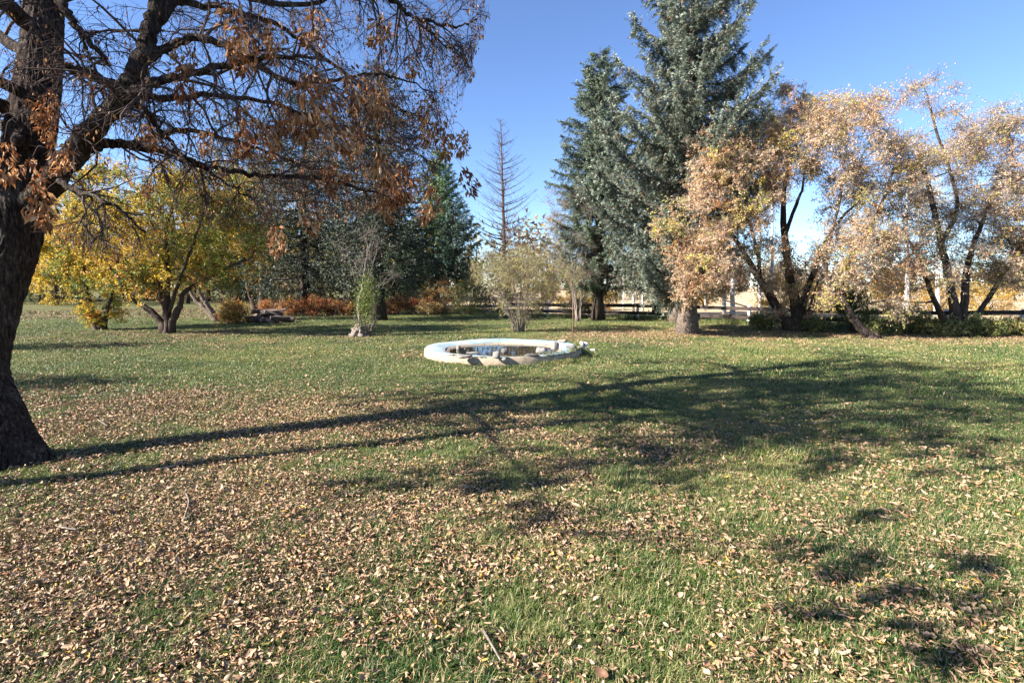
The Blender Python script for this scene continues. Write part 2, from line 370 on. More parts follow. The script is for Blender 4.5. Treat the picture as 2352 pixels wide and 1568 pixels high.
# ------------------------------------------------------------------ tree builders
def curve(pts, k=6):                  # smooth path through control points
    pts = np.asarray(pts, float); n = len(pts); out = []
    q = np.vstack([2 * pts[0] - pts[1], pts, 2 * pts[-1] - pts[-2]])
    for i in range(n - 1):
        a, b, c, d = q[i:i + 4]
        for t in np.arange(k) / k:
            out.append(.5 * (2 * b + (c - a) * t + (2 * a - 5 * b + 4 * c - d) * t * t + (3 * b - a - 3 * c + d) * t ** 3))
    out.append(pts[-1]); return np.array(out)
def pal(cols, w, n, base=None, jit=.16):
    cols = np.array(cols, float); w = np.array(w, float) / sum(w); i = rng.choice(len(cols), n, p=w) if base is None else base
    return np.clip(cols[i] * (1 + rng.normal(0, jit, (n, 1))) * (1 + rng.normal(0, .06, (n, 3))), .005, .95)
def ell(u, v, ru, rv, d, rd):         # an ellipsoid of crown measured on the photograph, as centre and radii in metres
    c = P(u, v, d); return c, np.array([ru * d / F, rd, rv * d / F])
def tree(name, label, base, stems, ells, nblob=120, blob=.45, leaves=20000, leaf=.07, cols=((.4, .25, .1),), w=(1,), ntwig=14,
         twig_r=.006, bark='bark', twig_mat='twig', rtop=.02, clump=.7, hang=.3, lproto=None, group=None, cat='tree', shell=.55, part_leaf='foliage',
         leafw=.5, trunk_name='trunk', seed=1, twl=(.35, .8)):
    global rng
    rng = np.random.default_rng(seed * 101 + 5)
    root = thing(name, label, cat, base, group)
    nodes = []; rads = []
    for k, (path, r0, r1) in enumerate(stems):
        c = curve(path); r = np.linspace(r0, r1, len(c)) if k else r0 + (r1 - r0) * np.linspace(0, 1, len(c)) ** .8
        if abs(c[0][2] - base[2]) < .35:
            c[0][2] = min(c[0][2], base[2]) - .08; r = r * (1 + .45 * np.exp(-np.linspace(0, 1, len(c)) * 9))
        c = c + rng.normal(0, .012, c.shape)
        ph = rng.random(4) * 6.28
        mb = MB(); mb.tube(c, r, 14 if r0 > .03 else 5, wob=lambda s, th, p: 1 + .09 * np.sin(3 * th + ph[0] + s * 5) + .07 * np.sin(5 * th + ph[1] - s * 9) + .05 * np.sin(2 * th + s * 23 + ph[2]))
        mb.build(trunk_name if k == 0 else 'stem', M[bark], root)
        s0 = len(c) // 3 if k == 0 else len(c) // 5
        nodes.append(c[s0:]); rads.append(r[s0:])
    nodes = np.vstack(nodes); rads = np.concatenate(rads)
    # leaf clumps through the crown's volume
    vols = np.array([e[1].prod() ** .8 for e in ells]); pick = rng.choice(len(ells), nblob, p=vols / vols.sum())
    C = np.array([e[0] for e in ells])[pick]; R = np.array([e[1] for e in ells])[pick]
    dv = rdir(nblob); rr = rng.random(nblob) ** (1 / 3.) ; rr = shell + (1 - shell) * rr if shell > 0 else rr
    B = C + dv * R * (rr * rng.uniform(.75, 1.08, nblob))[:, None]; B[:, 2] = np.maximum(B[:, 2], base[2] + .25)
    order = np.argsort(np.min(np.linalg.norm(B[:, None] - nodes[None], axis=2), axis=1)); B = B[order]
    mb = MB()
    for q in B:
        dd = np.linalg.norm(nodes - q, axis=1) + .9 * np.maximum(nodes[:, 2] - q[2], 0); i = int(np.argmin(dd)); a = nodes[i]
        L = np.linalg.norm(q - a)
        if L < .08: continue
        k = 5; t = np.linspace(0, 1, k)[:, None]; path = a + (q - a) * t + np.array([0, 0, 1]) * (t * (1 - t)) * L * rng.uniform(-.1, .45) + rng.normal(0, .05 * L, (k, 3)) * (t * (1 - t)) * 2
        r0 = min(rads[i] * .62, .012 + .022 * L); r = np.linspace(r0, max(r0 * .35, .006), k)
        mb.tube(path, r, 5, cap=False); nodes = np.vstack([nodes, path[1:]]); rads = np.concatenate([rads, r[1:]])
    mb.build('branches', M[bark], root, kind='stuff')
    # twigs and leaves
    nt = len(B) * ntwig; bi = np.repeat(np.arange(len(B)), ntwig); d = rdir(nt); d[:, 2] = d[:, 2] * .8 + .15 - hang * .4
    d = unit(d); L = blob * rng.uniform(*twl, nt) * 1.5; st = B[bi] + rng.normal(0, blob * .18, (nt, 3))
    mb = MB(); twigs(mb, st, d, L, np.full(nt, twig_r)); mb.build('twigs', M[twig_mat], root, kind='stuff')
    if leaves:
        ti = rng.integers(0, nt, leaves); s = rng.uniform(.15, 1.08, leaves) ** .8
        pos = st[ti] + d[ti] * (L[ti] * s)[:, None] + rng.normal(0, blob * .055, (leaves, 3))
        base_pick = rng.choice(len(cols), len(B), p=np.array(w) / sum(w)); bp = base_pick[bi[ti]]
        alt = rng.choice(len(cols), leaves, p=np.array(w) / sum(w)); bp = np.where(rng.random(leaves) < clump, bp, alt)
        ld = rdir(leaves); ld[:, 2] -= hang; S = leaf * rng.uniform(.6, 1.3, leaves)
        mb = MB(); mb.stamp(lproto or LEAF1, pos, basis(ld, rng.random(leaves) * 6.28), np.stack([S, S * leafw * 2, S], 1), pal(cols, w, leaves, bp))
        mb.build(part_leaf, M['leaf'], root, kind='stuff', smooth=False)
    return root
def spruce(name, label, base, top, width, nwhorl=26, per=7, dens=34, col=(.05, .075, .06), tipc=(.16, .2, .18), droop=.25, lift=.25, low=.1, bl=.42, bark='bark_dark', r0=.2,
           prof=.75, seed=1, group=None, needle=True, up=0., sp=.13, jag=.25, cut=None, sub=3, brown=0., hangp=.45):
    global rng
    rng = np.random.default_rng(seed * 77 + 3)
    root = thing(name, label, 'tree', base, group); base = np.asarray(base); top = np.asarray(top); H = top[2] - base[2]
    c = base + (top - base) * np.linspace(0, 1, 14)[:, None]; c[0, 2] -= .1
    r = r0 * (1 - np.linspace(0, 1, 14)) ** .9 + .012; r[0] *= 1.35
    mb = MB(); mb.tube(c, r, 12, wob=lambda s, th, p: 1 + .08 * np.sin(3 * th + s * 7) + .06 * np.sin(5 * th - s * 11)); mb.build('trunk', M[bark], root)
    wood = MB(); ps = []; ds = []; ls = []; tipf = []; fine_p = []; fine_d = []; fine_l = []
    for i in range(nwhorl):
        h = low + (1 - low) * ((i + rng.random() * .7) / nwhorl) ** .92; ctr = base + (top - base) * h
        for k in range(per if h < .9 else max(3, per - 2)):
            az = 6.283 * (k + rng.random() * .8) / per + i * 2.4
            L = width * (1 - h) ** prof * min(1, .55 + 2.2 * max(h - low, 0)) * rng.uniform(1 - jag, 1 + jag) + .12
            if cut: L = L * cut(math.cos(az), h)
            a = np.array([math.cos(az), math.sin(az), 0]); t = np.linspace(0, 1, 7)[:, None]
            sag = droop * (1 - h) ** .6
            path = ctr + a * L * t + np.array([0, 0, 1]) * L * (-sag * 1.6 * t + (sag * 1.1 + lift * .6) * t ** 2 + up * t) + [0, 0, rng.normal(0, .05)]
            wood.tube(path, np.linspace(.012 + .022 * L / 2, .006, 7), 4, cap=False)
            nb = max(5, int(dens * L / width * 1.0) + 4)
            s = rng.uniform(.02, 1, nb) ** .8; s[:2] = 1.
            x = s * 6; i0 = np.minimum(x.astype(int), 5); fr = (x - i0)[:, None]; bp = path[i0] * (1 - fr) + path[i0 + 1] * fr; tg = unit(path[i0 + 1] - path[i0])
            sd = np.cross(tg, [0, 0, 1.0]); side = rng.choice([-1, 1], nb)[:, None]
            dn = rng.uniform(0, 1, (nb, 1)); hangm = (rng.random((nb, 1)) < hangp)
            dv = tg * rng.uniform(.4, 1.0, (nb, 1)) + sd * side * rng.uniform(.3, 1.0, (nb, 1)) * np.where(hangm, .35, 1.) + np.array([0, 0, 1]) * np.where(hangm, -1.2 * dn - .6, .1 - .2 * dn + up)
            dv[:2] = tg[:2] + rng.normal(0, .12, (2, 3))
            ln = bl * (.45 + .75 * (1 - s)) * rng.uniform(.6, 1.3, nb) * min(1, .45 + L / width); 
            ps.append(bp); ds.append(unit(dv)); ls.append(ln); tipf.append(s)
    ps, ds, ls, tipf = np.vstack(ps), np.vstack(ds), np.concatenate(ls), np.concatenate(tipf)
    wood.build('branches', M[bark], root, kind='stuff')
    if needle:
        ns = sub; nb_ = len(ps); t = np.tile((np.arange(ns) + .35) / ns, nb_) ; R0 = np.repeat(ds, ns, 0); sd = rng.normal(0, 1, (nb_ * ns, 3)) * .3
        p2 = np.repeat(ps, ns, 0) + R0 * (np.repeat(ls, ns) * t)[:, None]; d2 = unit(R0 + sd + np.array([0, 0, -.12])); l2 = np.repeat(ls, ns) / ns * rng.uniform(1.0, 1.9, nb_ * ns); tf = np.repeat(tipf, ns) * .55 + .45 * t
        mb = MB(); nn = len(p2); v = rng.integers(0, 4, nn); R = basis(d2, rng.normal(0, .6, nn))
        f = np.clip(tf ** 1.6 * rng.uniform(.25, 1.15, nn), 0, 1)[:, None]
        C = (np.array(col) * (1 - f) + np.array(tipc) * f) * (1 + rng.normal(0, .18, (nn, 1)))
        if brown: C = np.where(rng.random((nn, 1)) < brown, np.array([.2, .12, .07]) * rng.uniform(.6, 1.2, (nn, 1)), C)
        for q in range(4):
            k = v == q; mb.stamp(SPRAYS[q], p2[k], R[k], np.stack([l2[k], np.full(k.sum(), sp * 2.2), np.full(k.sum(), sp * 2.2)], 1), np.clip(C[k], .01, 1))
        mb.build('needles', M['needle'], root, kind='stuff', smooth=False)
    else:
        mb = MB(); nn = len(ps); twigs(mb, ps, ds, ls, np.full(nn, .007)); mb.build('twigs', M['twig'], root, kind='stuff')
    return root
def px(d, *uv): return [P(a, b, d if len(q) == 2 else q[2]) for q in uv for a, b in [q[:2]]]

# ------------------------------------------------------------------ foreground maple
rng = np.random.default_rng(11)
MD = 4.5
mb_base = G(20, 1075)
MD = 5.05
maple = thing('maple_tree', 'large leaning maple with rough dark trunk and hanging brown seed bunches, left foreground', 'tree', mb_base)
def bark_wob(s, th, p):
    z = p[:, 2][:, None]; w = th + .25 * np.sin(z * 1.7) + .12 * np.sin(z * 5.3)
    rid = np.abs(np.sin(9 * w + 1.5 * np.sin(z * 3.1 + th))) ** .6 * .5 + np.abs(np.sin(15 * w + 2.1 * np.sin(z * 6.7 + 2 * th) + 1)) * .35 + .3 * np.sin(23 * w + z * 19) * np.sin(z * 31 + 3 * th)
    flare = np.exp(-np.maximum(z - .0, 0) * 4.2)
    return 1 + .13 * (rid - .4) + flare * (.45 + .3 * np.sin(3 * th + .6) + .22 * np.sin(5 * th + 2) + .1 * np.sin(8 * th)) + .05 * np.sin(2 * th + z * 1.9)
tp = curve([P(22, 1110, 4.5), P(-14, 960, 4.6), P(-48, 850, 4.68), P(-12, 700, 4.85), P(34, 560, 5.0), P(46, 470, 5.1), P(66, 333, 5.3), P(90, 167, 5.6), P(103, 0, 5.9), P(118, -250, 6.2), P(120, -520, 6.5), P(150, -800, 6.7)], 26)
tr_ = np.interp(np.arange(len(tp)), [0, 78, 130, 156, 212, 286], [.205, .19, .185, .185, .16, .05])
mb = MB(); mb.tube(tp, tr_, 120, wob=bark_wob)
m, n, l, p = newmat('maple_bark'); v1 = mapping(n, l, (1, 1, .22)); h1 = noise(n, l, v1, 42, 9, .8); h2 = noise(n, l, mapping(n, l), 3.5, 4, .6)
c = ramp(n, l, h1, [(.34, (.012, .008, .007)), (.5, (.06, .042, .034)), (.64, (.19, .15, .125))])
c = mix(n, l, c, (.20, .19, .16), ramp(n, l, h2, [(.55, 0.), (.7, .55)])); c = mix(n, l, (.012, .008, .007), c, ramp(n, l, noise(n, l, mapping(n, l, (1, 1, .12)), 34, 5, .7), [(.36, 0.), (.5, 1.)]))
l.new(c, p.inputs['Base Color']); p.inputs['Roughness'].default_value = .92; p.inputs['Specular IOR Level'].default_value = .12
hm = n.new('ShaderNodeMath'); hm.operation = 'MULTIPLY'; l.new(h1, hm.inputs[0]); l.new(ramp(n, l, noise(n, l, mapping(n, l, (1, 1, .12)), 34, 5, .7), [(.3, 0.), (.6, 1.)]), hm.inputs[1])
bump(n, l, hm.outputs[0], 1.0, .06, p); M['maple'] = m
mb.build('trunk', m, maple)
def limb(path, r0, r1, name='limb', n=16, parent=None, mat='maple'):
    c = curve(path, 8); c[1:] += rng.normal(0, .010, c[1:].shape); r = np.linspace(r0, r1, len(c))
    mb = MB(); mb.tube(c, r, n, wob=lambda s, th, p: 1 + .06 * np.sin(3 * th + 9 * s) + .05 * np.abs(np.sin(6 * th + 4 * np.sin(s * 9))) + .04 * np.sin(2 * th + 31 * s))
    mb.build(name, M[mat], parent or maple); return c, r
Ls = []
D = MD
Ls.append(limb([P(60, 480, D), P(133, 400, D - .1), P(200, 317, D - .15), P(283, 217, D - .2), P(333, 117, D - .2), P(353, 33, D - .1), P(390, -120, D), P(420, -330, D + .1), P(470, -520, D + .3)], .108, .03))
Ls.append(limb([P(185, 345, D - .12), P(207, 340, D - .1), P(250, 330, D + .1), P(300, 333, D + .2), P(400, 353, D + .4), P(450, 377, D + .5), P(500, 387, D + .6), P(600, 403, D + .8), P(733, 410, D + 1), P(850, 440, D + 1.2), P(960, 470, D + 1.4)], .052, .010))
Ls.append(limb([P(280, 222, D - .2), P(330, 200, D - .4), P(400, 180, D - .6), P(520, 150, D - .7), P(640, 130, D - .8), P(760, 140, D - .8)], .045, .008))
Ls.append(limb([P(288, 215, D - .2), P(333, 253, D), P(383, 317, D + .2), P(417, 353, D + .3), P(520, 420, D + .5), P(600, 470, D + .6)], .03, .006))
Ls.append(limb([P(290, 222, D - .2), P(400, 226, D + .3), P(483, 220, D + .7), P(620, 235, D + 1), P(760, 290, D + 1.3), P(900, 330, D + 1.6), P(1010, 380, D + 1.8)], .034, .006))
Ls.append(limb([P(133, 150, D), P(200, 170, D + .1), P(283, 205, D - .1)], .04, .045))
Ls.append(limb([P(320, 150, D - .2), P(440, 90, D - .1), P(560, 130, D), P(670, 190, D + .2), P(760, 185, D + .3), P(880, 170, D + .6), P(1000, 215, D + .9)], .038, .006))
Ls.append(limb([P(120, -30, D + .2), P(160, 40, D + .1), P(200, 90, D + .2), P(250, 150, D + .3)], .04, .02))
Ls.append(limb([P(345, 70, D - .1), P(450, -40, D + .1), P(640, -60, D + .4), P(800, -40, D + .7), P(898, 0, D + .9), P(940, 32, D + 1.0), P(988, 50, D + 1.1), P(1055, 60, D + 1.2), P(1100, 40, D + 1.3)], .045, .006))
Ls.append(limb([P(971, 45, D + 1.05), P(1005, 93, D + 1.1), P(1055, 127, D + 1.2), P(1085, 160, D + 1.2)], .013, .006))
Ls.append(limb([P(130, 410, D - .1), P(180, 440, D - .3), P(260, 470, D - .4), P(330, 530, D - .5)], .03, .008))
Ls.append(limb([P(360, 0, D), P(500, 20, D + .4), P(640, 60, D + .8), P(780, 160, D + 1.2), P(900, 240, D + 1.5), P(1000, 290, D + 1.7)], .034, .006))
Ls.append(limb([P(60, 330, D), P(10, 290, D + .2), P(-120, 230, D + .5), P(-350, 180, D + .6)], .06, .015))
Ls.append(limb([P(300, 335, D + .2), P(420, 300, D + 1.0), P(560, 330, D + 1.8), P(700, 380, D + 2.4), P(830, 420, D + 2.8), P(960, 430, D + 3)], .032, .007))
visible_n = len(Ls)
def at_trunk(z): return tp[np.argmin(np.abs(tp[:, 2] - z))]
for z, dx, dy, dz, r in ((3.3, -2.6, -2.2, .6, .07), (4.3, .6, -3.6, .7, .08), (3.5, .6, -3.2, -.1, .055), (5.0, 2.6, -2.0, 1.2, .08), (5.4, 3.2, .6, 1.6, .08), (6.0, -2.4, 1.2, 1.2, .06), (6.4, 1.2, 2.4, 1.5, .06),
                         (6.9, 2.3, -1.2, 1.4, .05), (7.4, -1.2, -1.6, 1.4, .05), (4.7, 3.4, 1.7, 1.3, .07), (3.9, -2.8, .8, .8, .06)):
    a = at_trunk(z); e = np.array([dx, dy, dz]); k = rng.normal(0, .25, (3, 3))
    Ls.append(limb([a, a + e * .3 + [0, 0, .25] + k[0] * .5, a + e * .65 + [0, 0, .25] + k[1], a + e + k[2]], r, .01))
# shape of the hanging crown as seen: nothing right of this line or below that one
def inside(p):
    u, v, f = proj(p); ub = np.interp(v, [-400, 0, 60, 150, 330, 420, 480, 560, 700], [1130, 1130, 1120, 1085, 1040, 990, 930, 380, 330])
    vb = np.interp(u, [0, 130, 200, 330, 420, 640, 800, 900, 1000, 1080], [520, 560, 600, 600, 560, 540, 570, 560, 500, 420])
    infr = (f > .2) & (u > -100) & (u < 2450) & (v < 1600) & (v > -60)
    close = (np.linalg.norm(p - np.array([0, 0, 1.6]), axis=1) < 2.1) | ((f > 0) & (f < 2.3) & infr)
    return (~infr | ((u < ub) & (v < vb))) & ~close
wood = MB(); tw_p, tw_d, tw_l, tw_r = [], [], [], []; ends = []
def grow(c, r, nchild, lr, lev, hang):
    m = len(c)
    for k in range(nchild):
        s = int(rng.uniform(.18, 1.0) * (m - 1)); a = c[s]; tg = unit(c[min(s + 1, m - 1)] - c[max(s - 1, 0)])
        d = unit(tg * rng.uniform(.3, 1.0) + rdir(1)[0] * .9 + np.array([0, 0, -hang * rng.uniform(-.3, 1)])); L = rng.uniform(*lr) * (1.15 - .5 * s / m)
        q = [a]; dd = d.copy(); nseg = 7
        for i in range(nseg):
            dd = unit(dd + rng.normal(0, .22, 3) + np.array([0, 0, -.13 * hang * i / 3])); q.append(q[-1] + dd * L / nseg)
        q = np.array(q); ok = inside(q)
        if not ok.all():
            j = int(np.argmin(ok))
            if j < 3: continue
            q = q[:j]
        rr = min(r[s] * .6, .004 + .011 * L); rad_ = np.linspace(rr, .0022, len(q)); wood.tube(q, rad_, 5 if lev < 3 else 4, cap=False)
        ends.append((q[-1], lev))
        if lev < 3: grow(q, rad_, int(rng.integers(4, 7)), (.22, .62), lev + 1, hang)
        nt = int(5 + 15 * L); x = rng.uniform(.1, 1, nt) * (len(q) - 1); i0 = np.minimum(x.astype(int), len(q) - 2); fr = (x - i0)[:, None]
        b = q[i0] * (1 - fr) + q[i0 + 1] * fr; dv = unit(unit(q[i0 + 1] - q[i0]) * .7 + rdir(nt) * .8 + np.array([0, 0, -.35 * hang])); ll = rng.uniform(.07, .24, nt)
        ok = inside(b + dv * ll[:, None]); tw_p.append(b[ok]); tw_d.append(dv[ok]); tw_l.append(ll[ok]); tw_r.append(np.full(ok.sum(), .0021))
for k, (c, r) in enumerate(Ls):
    ln = np.sum(np.linalg.norm(np.diff(c, axis=0), axis=1)); grow(c, r, int((5.6 if k < visible_n else 3.4) * ln + 2), (.45, 1.25), 2, .8 if k < visible_n else .4)
wood.build('branches', M['twig'], maple, kind='stuff')
tp_, td_, tl_ = np.vstack(tw_p), np.vstack(tw_d), np.concatenate(tw_l)
mb = MB(); twigs(mb, tp_, td_, tl_, np.concatenate(tw_r)); mb.build('twigs', M['twig'], maple, kind='stuff')
# small hanging keys everywhere
SC = ((.23, .09, .036), (.36, .165, .068), (.14, .055, .025), (.52, .29, .14), (.58, .41, .25))
SW = (4, 4, 4, 2, .8)
tips = tp_ + td_ * tl_[:, None]; pk = rng.random(len(tips)); u, v, f = proj(tips)
dens = .08 + .22 * sm(450, 950, u) * (f > 0)
sel = tips[(pk < dens)]; nk = len(sel) * 3; kp = np.repeat(sel, 3, 0) + rng.normal(0, .022, (nk, 3)); kd = rdir(nk) * .55 + np.array([0, 0, -1.0]); S = rng.uniform(.028, .055, nk)
ok = inside(kp); mb = MB(); mb.stamp(LEAF2, kp[ok], basis(kd[ok], rng.random(ok.sum()) * 6.28), np.stack([S, S * .8, S], 1)[ok], pal(SC, SW, ok.sum())); mb.build('seeds', M['seed'], maple, kind='stuff', smooth=False)
# big bunches, each its own part
def bunch(seed, pale):
    r = np.random.default_rng(seed); mb = MB(); k = 84; z = r.random(k) ** .8; a = r.random(k) * 6.28; rd_ = .5 * np.sin(np.pi * np.clip(z * .85 + .12, 0, 1)) * np.sqrt(r.random(k)) * .62
    pos = np.stack([np.cos(a) * rd_, np.sin(a) * rd_, -z * .8], 1); d = np.stack([np.cos(a) * .35, np.sin(a) * .35, -np.ones(k)], 1) + r.normal(0, .5, (k, 3)); S = r.uniform(.12, .25, k)
    cols = np.array(SC); w_ = np.array((2, 4, 2, 4, 2.5) if pale else (4, 4, 4, 1.5, .5)); ci = r.choice(5, k, p=w_ / w_.sum())
    mb.stamp(LEAF, pos, basis(d, r.random(k) * 6.28), np.stack([S, S * .95, S * 1.2], 1), np.clip(cols[ci] * (1 + r.normal(0, .15, (k, 1))), .01, 1))
    return mb.mesh('seed_bunch', M['seed'], False)
BU = [bunch(s, s % 2 == 0) for s in range(8)]
def put_bunch(p, s, k):
    o = obj('seed_bunch', BU[k], maple); o.matrix_parent_inverse.identity(); o.location = Vector(p) - maple.location; o.rotation_euler = (rng.normal(0, .2), rng.normal(0, .2), rng.random() * 6.28); o.scale = (s * .8, s * .8, s)
links = []
for (u, v, w, d) in ((540, 15, 60, 3.6), (430, 100, 40, 3.6), (425, 150, 45, 3.6), (580, 60, 60, 3.7), (640, 50, 45, 3.7), (705, 190, 70, 3.6), (745, 240, 65, 3.6), (720, 160, 40, 3.8), (560, 250, 60, 3.9), (590, 270, 50, 3.9), (650, 240, 40, 4.2),
                     (115, 215, 45, 3.9), (110, 250, 45, 3.9), (145, 330, 40, 3.9), (75, 370, 40, 3.9), (80, 430, 55, 3.8), (100, 450, 40, 3.8), (10, 330, 50, 3.9), (850, 190, 55, 4.6), (800, 170, 60, 4.4), (880, 195, 50, 4.8), (890, 40, 50, 4.9), (950, 130, 40, 5.2),
                     (990, 220, 40, 5.6), (1010, 280, 55, 5.8), (1065, 305, 45, 5.9), (1060, 390, 45, 6.0), (985, 270, 50, 5.6), (1000, 430, 60, 6.0), (900, 400, 60, 5.5), (930, 380, 60, 5.5), (880, 450, 45, 5.5), (700, 460, 45, 4.8), (640, 520, 40, 4.6), (730, 30, 50, 4.0), (870, 330, 60, 5.0), (830, 300, 50, 4.8), (760, 380, 45, 4.8), (480, 300, 35, 4.2), (330, 290, 30, 4.2)):
    d = d + .5; near_ = P(u, v - 10, d); j_ = int(np.argmin(np.linalg.norm(tp_ - near_, axis=1))); links.append((tp_[j_], near_)); put_bunch(near_, w * (2.25 if u < 760 else 1.9) * d / F, int(rng.integers(0, 8)))
mb = MB()
for a_, b_ in links: mb.tube(curve([a_, (a_ + b_) / 2 + [0, 0, .05], b_], 4), np.linspace(.004, .002, 9), 4, cap=False)
mb.build('bunch_stalks', M['twig'], maple, kind='stuff')
cand = [e[0] for e in ends]; cu, cv, cf = proj(np.array(cand)); idx = rng.permutation(len(cand)); cnt = 0; off = 0
for i in idx:
    e = cand[i]; infr = cf[i] > .2 and -50 < cu[i] < 1150 and -50 < cv[i] < 600
    if not infr and cf[i] > .2 and -100 < cu[i] < 2500 and cv[i] > -260: continue
    if infr and cf[i] < 3.2: continue
    if infr and cnt < 55 and rng.random() < .12 + .75 * (cu[i] > 560): put_bunch(e, rng.uniform(.10, .22), int(rng.integers(0, 8))); cnt += 1
    elif not infr and off < 330: put_bunch(e, rng.uniform(.16, .34), int(rng.integers(0, 8))); off += 1
# low boughs left of the camera: their bunches throw the separate leafy shadows on the near grass
a = at_trunk(2.7); bough, br_ = limb([a, a + [-.3, -1.0, .35], a + [-.3, -2.0, .5], a + [.1, -2.9, .45], a + [.6, -3.6, .2]], .03, .008)
def clump(u, v, h, n, spread, s):
    g_ = G(u, v)
    for k in range(7):
        q = np.array([g_[0] - SHX / math.tan(SUN_EL) * h, g_[1] - SHY / math.tan(SUN_EL) * h, h]); uu, vv, ff = proj(q)
        if ff[0] < 0 or uu[0] < -260 or vv[0] < -480: break
        h += .5
    else: return
    for _ in range(n + 3): put_bunch(q + rng.normal(0, spread, 3), s * rng.uniform(.7, 1.15), int(rng.integers(0, 8)))
    i = int(np.argmin(np.linalg.norm(bough - q, axis=1))); mb = MB(); mb.tube(curve([bough[i], (bough[i] + q) / 2 + [0, 0, .2], q], 5), np.linspace(.005, .0025, 11), 5, cap=False); mb.build('branch', M['twig'], maple)
for (u, v, h, n, sp_, s) in ((2050, 1285, 2.9, 3, .05, .22), (1900, 1262, 3.0, 4, .07, .22), (2140, 1360, 2.8, 3, .05, .22), (2290, 1300, 3.1, 4, .06, .22), (2250, 1490, 2.7, 4, .06, .22), (1945, 1400, 2.7, 3, .05, .18), (2090, 1180, 3.2, 3, .06, .2), (2300, 1390, 2.9, 3, .05, .2), (2170, 1440, 2.8, 2, .05, .16), (1960, 1330, 2.9, 2, .04, .15),
        (1300, 1165, 3.3, 5, .12, .25), (1010, 1095, 3.5, 7, .16, .28), (1130, 1090, 3.4, 7, .16, .28), (1480, 1070, 3.5, 9, .22, .28), (1620, 1090, 3.2, 5, .15, .25), (1340, 1195, 3.0, 3, .07, .2), (1380, 1020, 3.6, 9, .25, .3), (1560, 1030, 3.6, 8, .2, .3), (1900, 1005, 3.6, 9, .25, .3), (2200, 1040, 3.6, 10, .3, .3), (2020, 1070, 3.6, 8, .25, .3), (860, 1185, 3.2, 3, .1, .15), (1750, 960, 4.0, 9, .3, .3), (2280, 960, 4.0, 9, .3, .3), (1250, 1060, 3.5, 6, .2, .28)):
    clump(u, v, h, n, sp_, s)
# ------------------------------------------------------------------ trees standing just outside the frame, whose shadows cross the lawn
rng = np.random.default_rng(5)
def pt(x, y, z=0.): return np.array([x, y, z + gz(x, y)])
b = pt(-7.4, 2.9)
tree('maple_tree', 'slim maple beyond the left edge whose shadow crosses the lawn', b, [([b, b + [.05, 0, 2.5], b + [0, .1, 5], b + [.2, 0, 8]], .13, .05)],
     [(b + [.3, .2, 7.5], np.array([2.2, 2.2, 2.0]))], 110, .5, 14000, .09, SC, SW, ntwig=12, seed=2)
b = pt(-13.6, 6.4); spruce('spruce_tree', 'young spruce beyond the left edge of the lawn', b, b + [0, 0, 4.6], 2.0, 18, 7, 12, sub=2, r0=.09, seed=40, low=.05)
b = pt(-17.6, 11.5); spruce('spruce_tree', 'taller spruce beyond the left edge of the lawn', b, b + [0, 0, 5.0], 1.9, 18, 7, 12, sub=2, r0=.09, seed=41, low=.05)
# ------------------------------------------------------------------ left side: yellow trees
YEL = ((.66, .44, .045), (.56, .36, .045), (.28, .30, .055), (.12, .17, .035), (.58, .27, .05), (.33, .18, .06))
b = G(384, 768); d = b[1]
tree('apple_tree', 'spreading apple tree with green and gold leaves on a short dark forked trunk', b,
     [(px(d, (384, 768), (386, 740), (382, 690), (386, 620), (380, 540), (400, 460)), .15, .04),
      (px(d, (380, 755), (362, 730), (335, 706), (312, 692)) + px(d, (280, 650, d - .6), (235, 590, d - 1)), .115, .04),
      (px(d, (392, 745), (410, 705), (422, 672), (455, 650), (510, 620), (580, 590)), .10, .03),
      (px(d, (386, 735), (375, 690, d + .6), (350, 600, d + 1.4), (320, 500, d + 1.8)), .12, .03),
      (px(d, (388, 720), (420, 620, d - .8), (450, 540, d - 1.2), (480, 450, d - 1.2)), .06, .02)],
     [ell(380, 520, 180, 110, d, 2.6), ell(230, 560, 120, 100, d, 2.0), ell(520, 540, 110, 90, d, 2.0), ell(300, 440, 140, 60, d, 2.0), ell(470, 430, 120, 60, d, 1.8), ell(400, 620, 130, 45, d, 1.6), ell(200, 620, 80, 45, d, 1.2), ell(300, 650, 60, 30, d - .6, .8), ell(500, 640, 70, 35, d, 1.0)],
     250, .5, 70000, .085, YEL, (3.5, 3.5, 4.5, 4.5, 1.2, 1.6), ntwig=16, seed=3, twig_r=.007)
b = G(228, 757); d = b[1]
tree('apple_tree', 'smaller yellow leaved tree with leafy base left of the forked apple tree', b,
     [(px(d, (232, 757), (215, 730), (203, 690), (196, 640), (180, 570)), .17, .03), (px(d, (238, 752), (250, 700), (262, 640), (255, 590)), .08, .02), (px(d, (225, 752), (180, 690), (150, 620)), .06, .02)],
     [ell(235, 700, 42, 40, d, .7), ell(170, 590, 90, 70, d, 1.5), ell(140, 530, 70, 70, d, 1.5), ell(235, 720, 38, 22, d, .6)], 120, .4, 34000, .085, YEL, (5, 4, 4, 2, 1, .6), seed=4)
GOLD = ((.66, .44, .05), (.7, .52, .08), (.55, .34, .05), (.36, .3, .05), (.62, .31, .05))
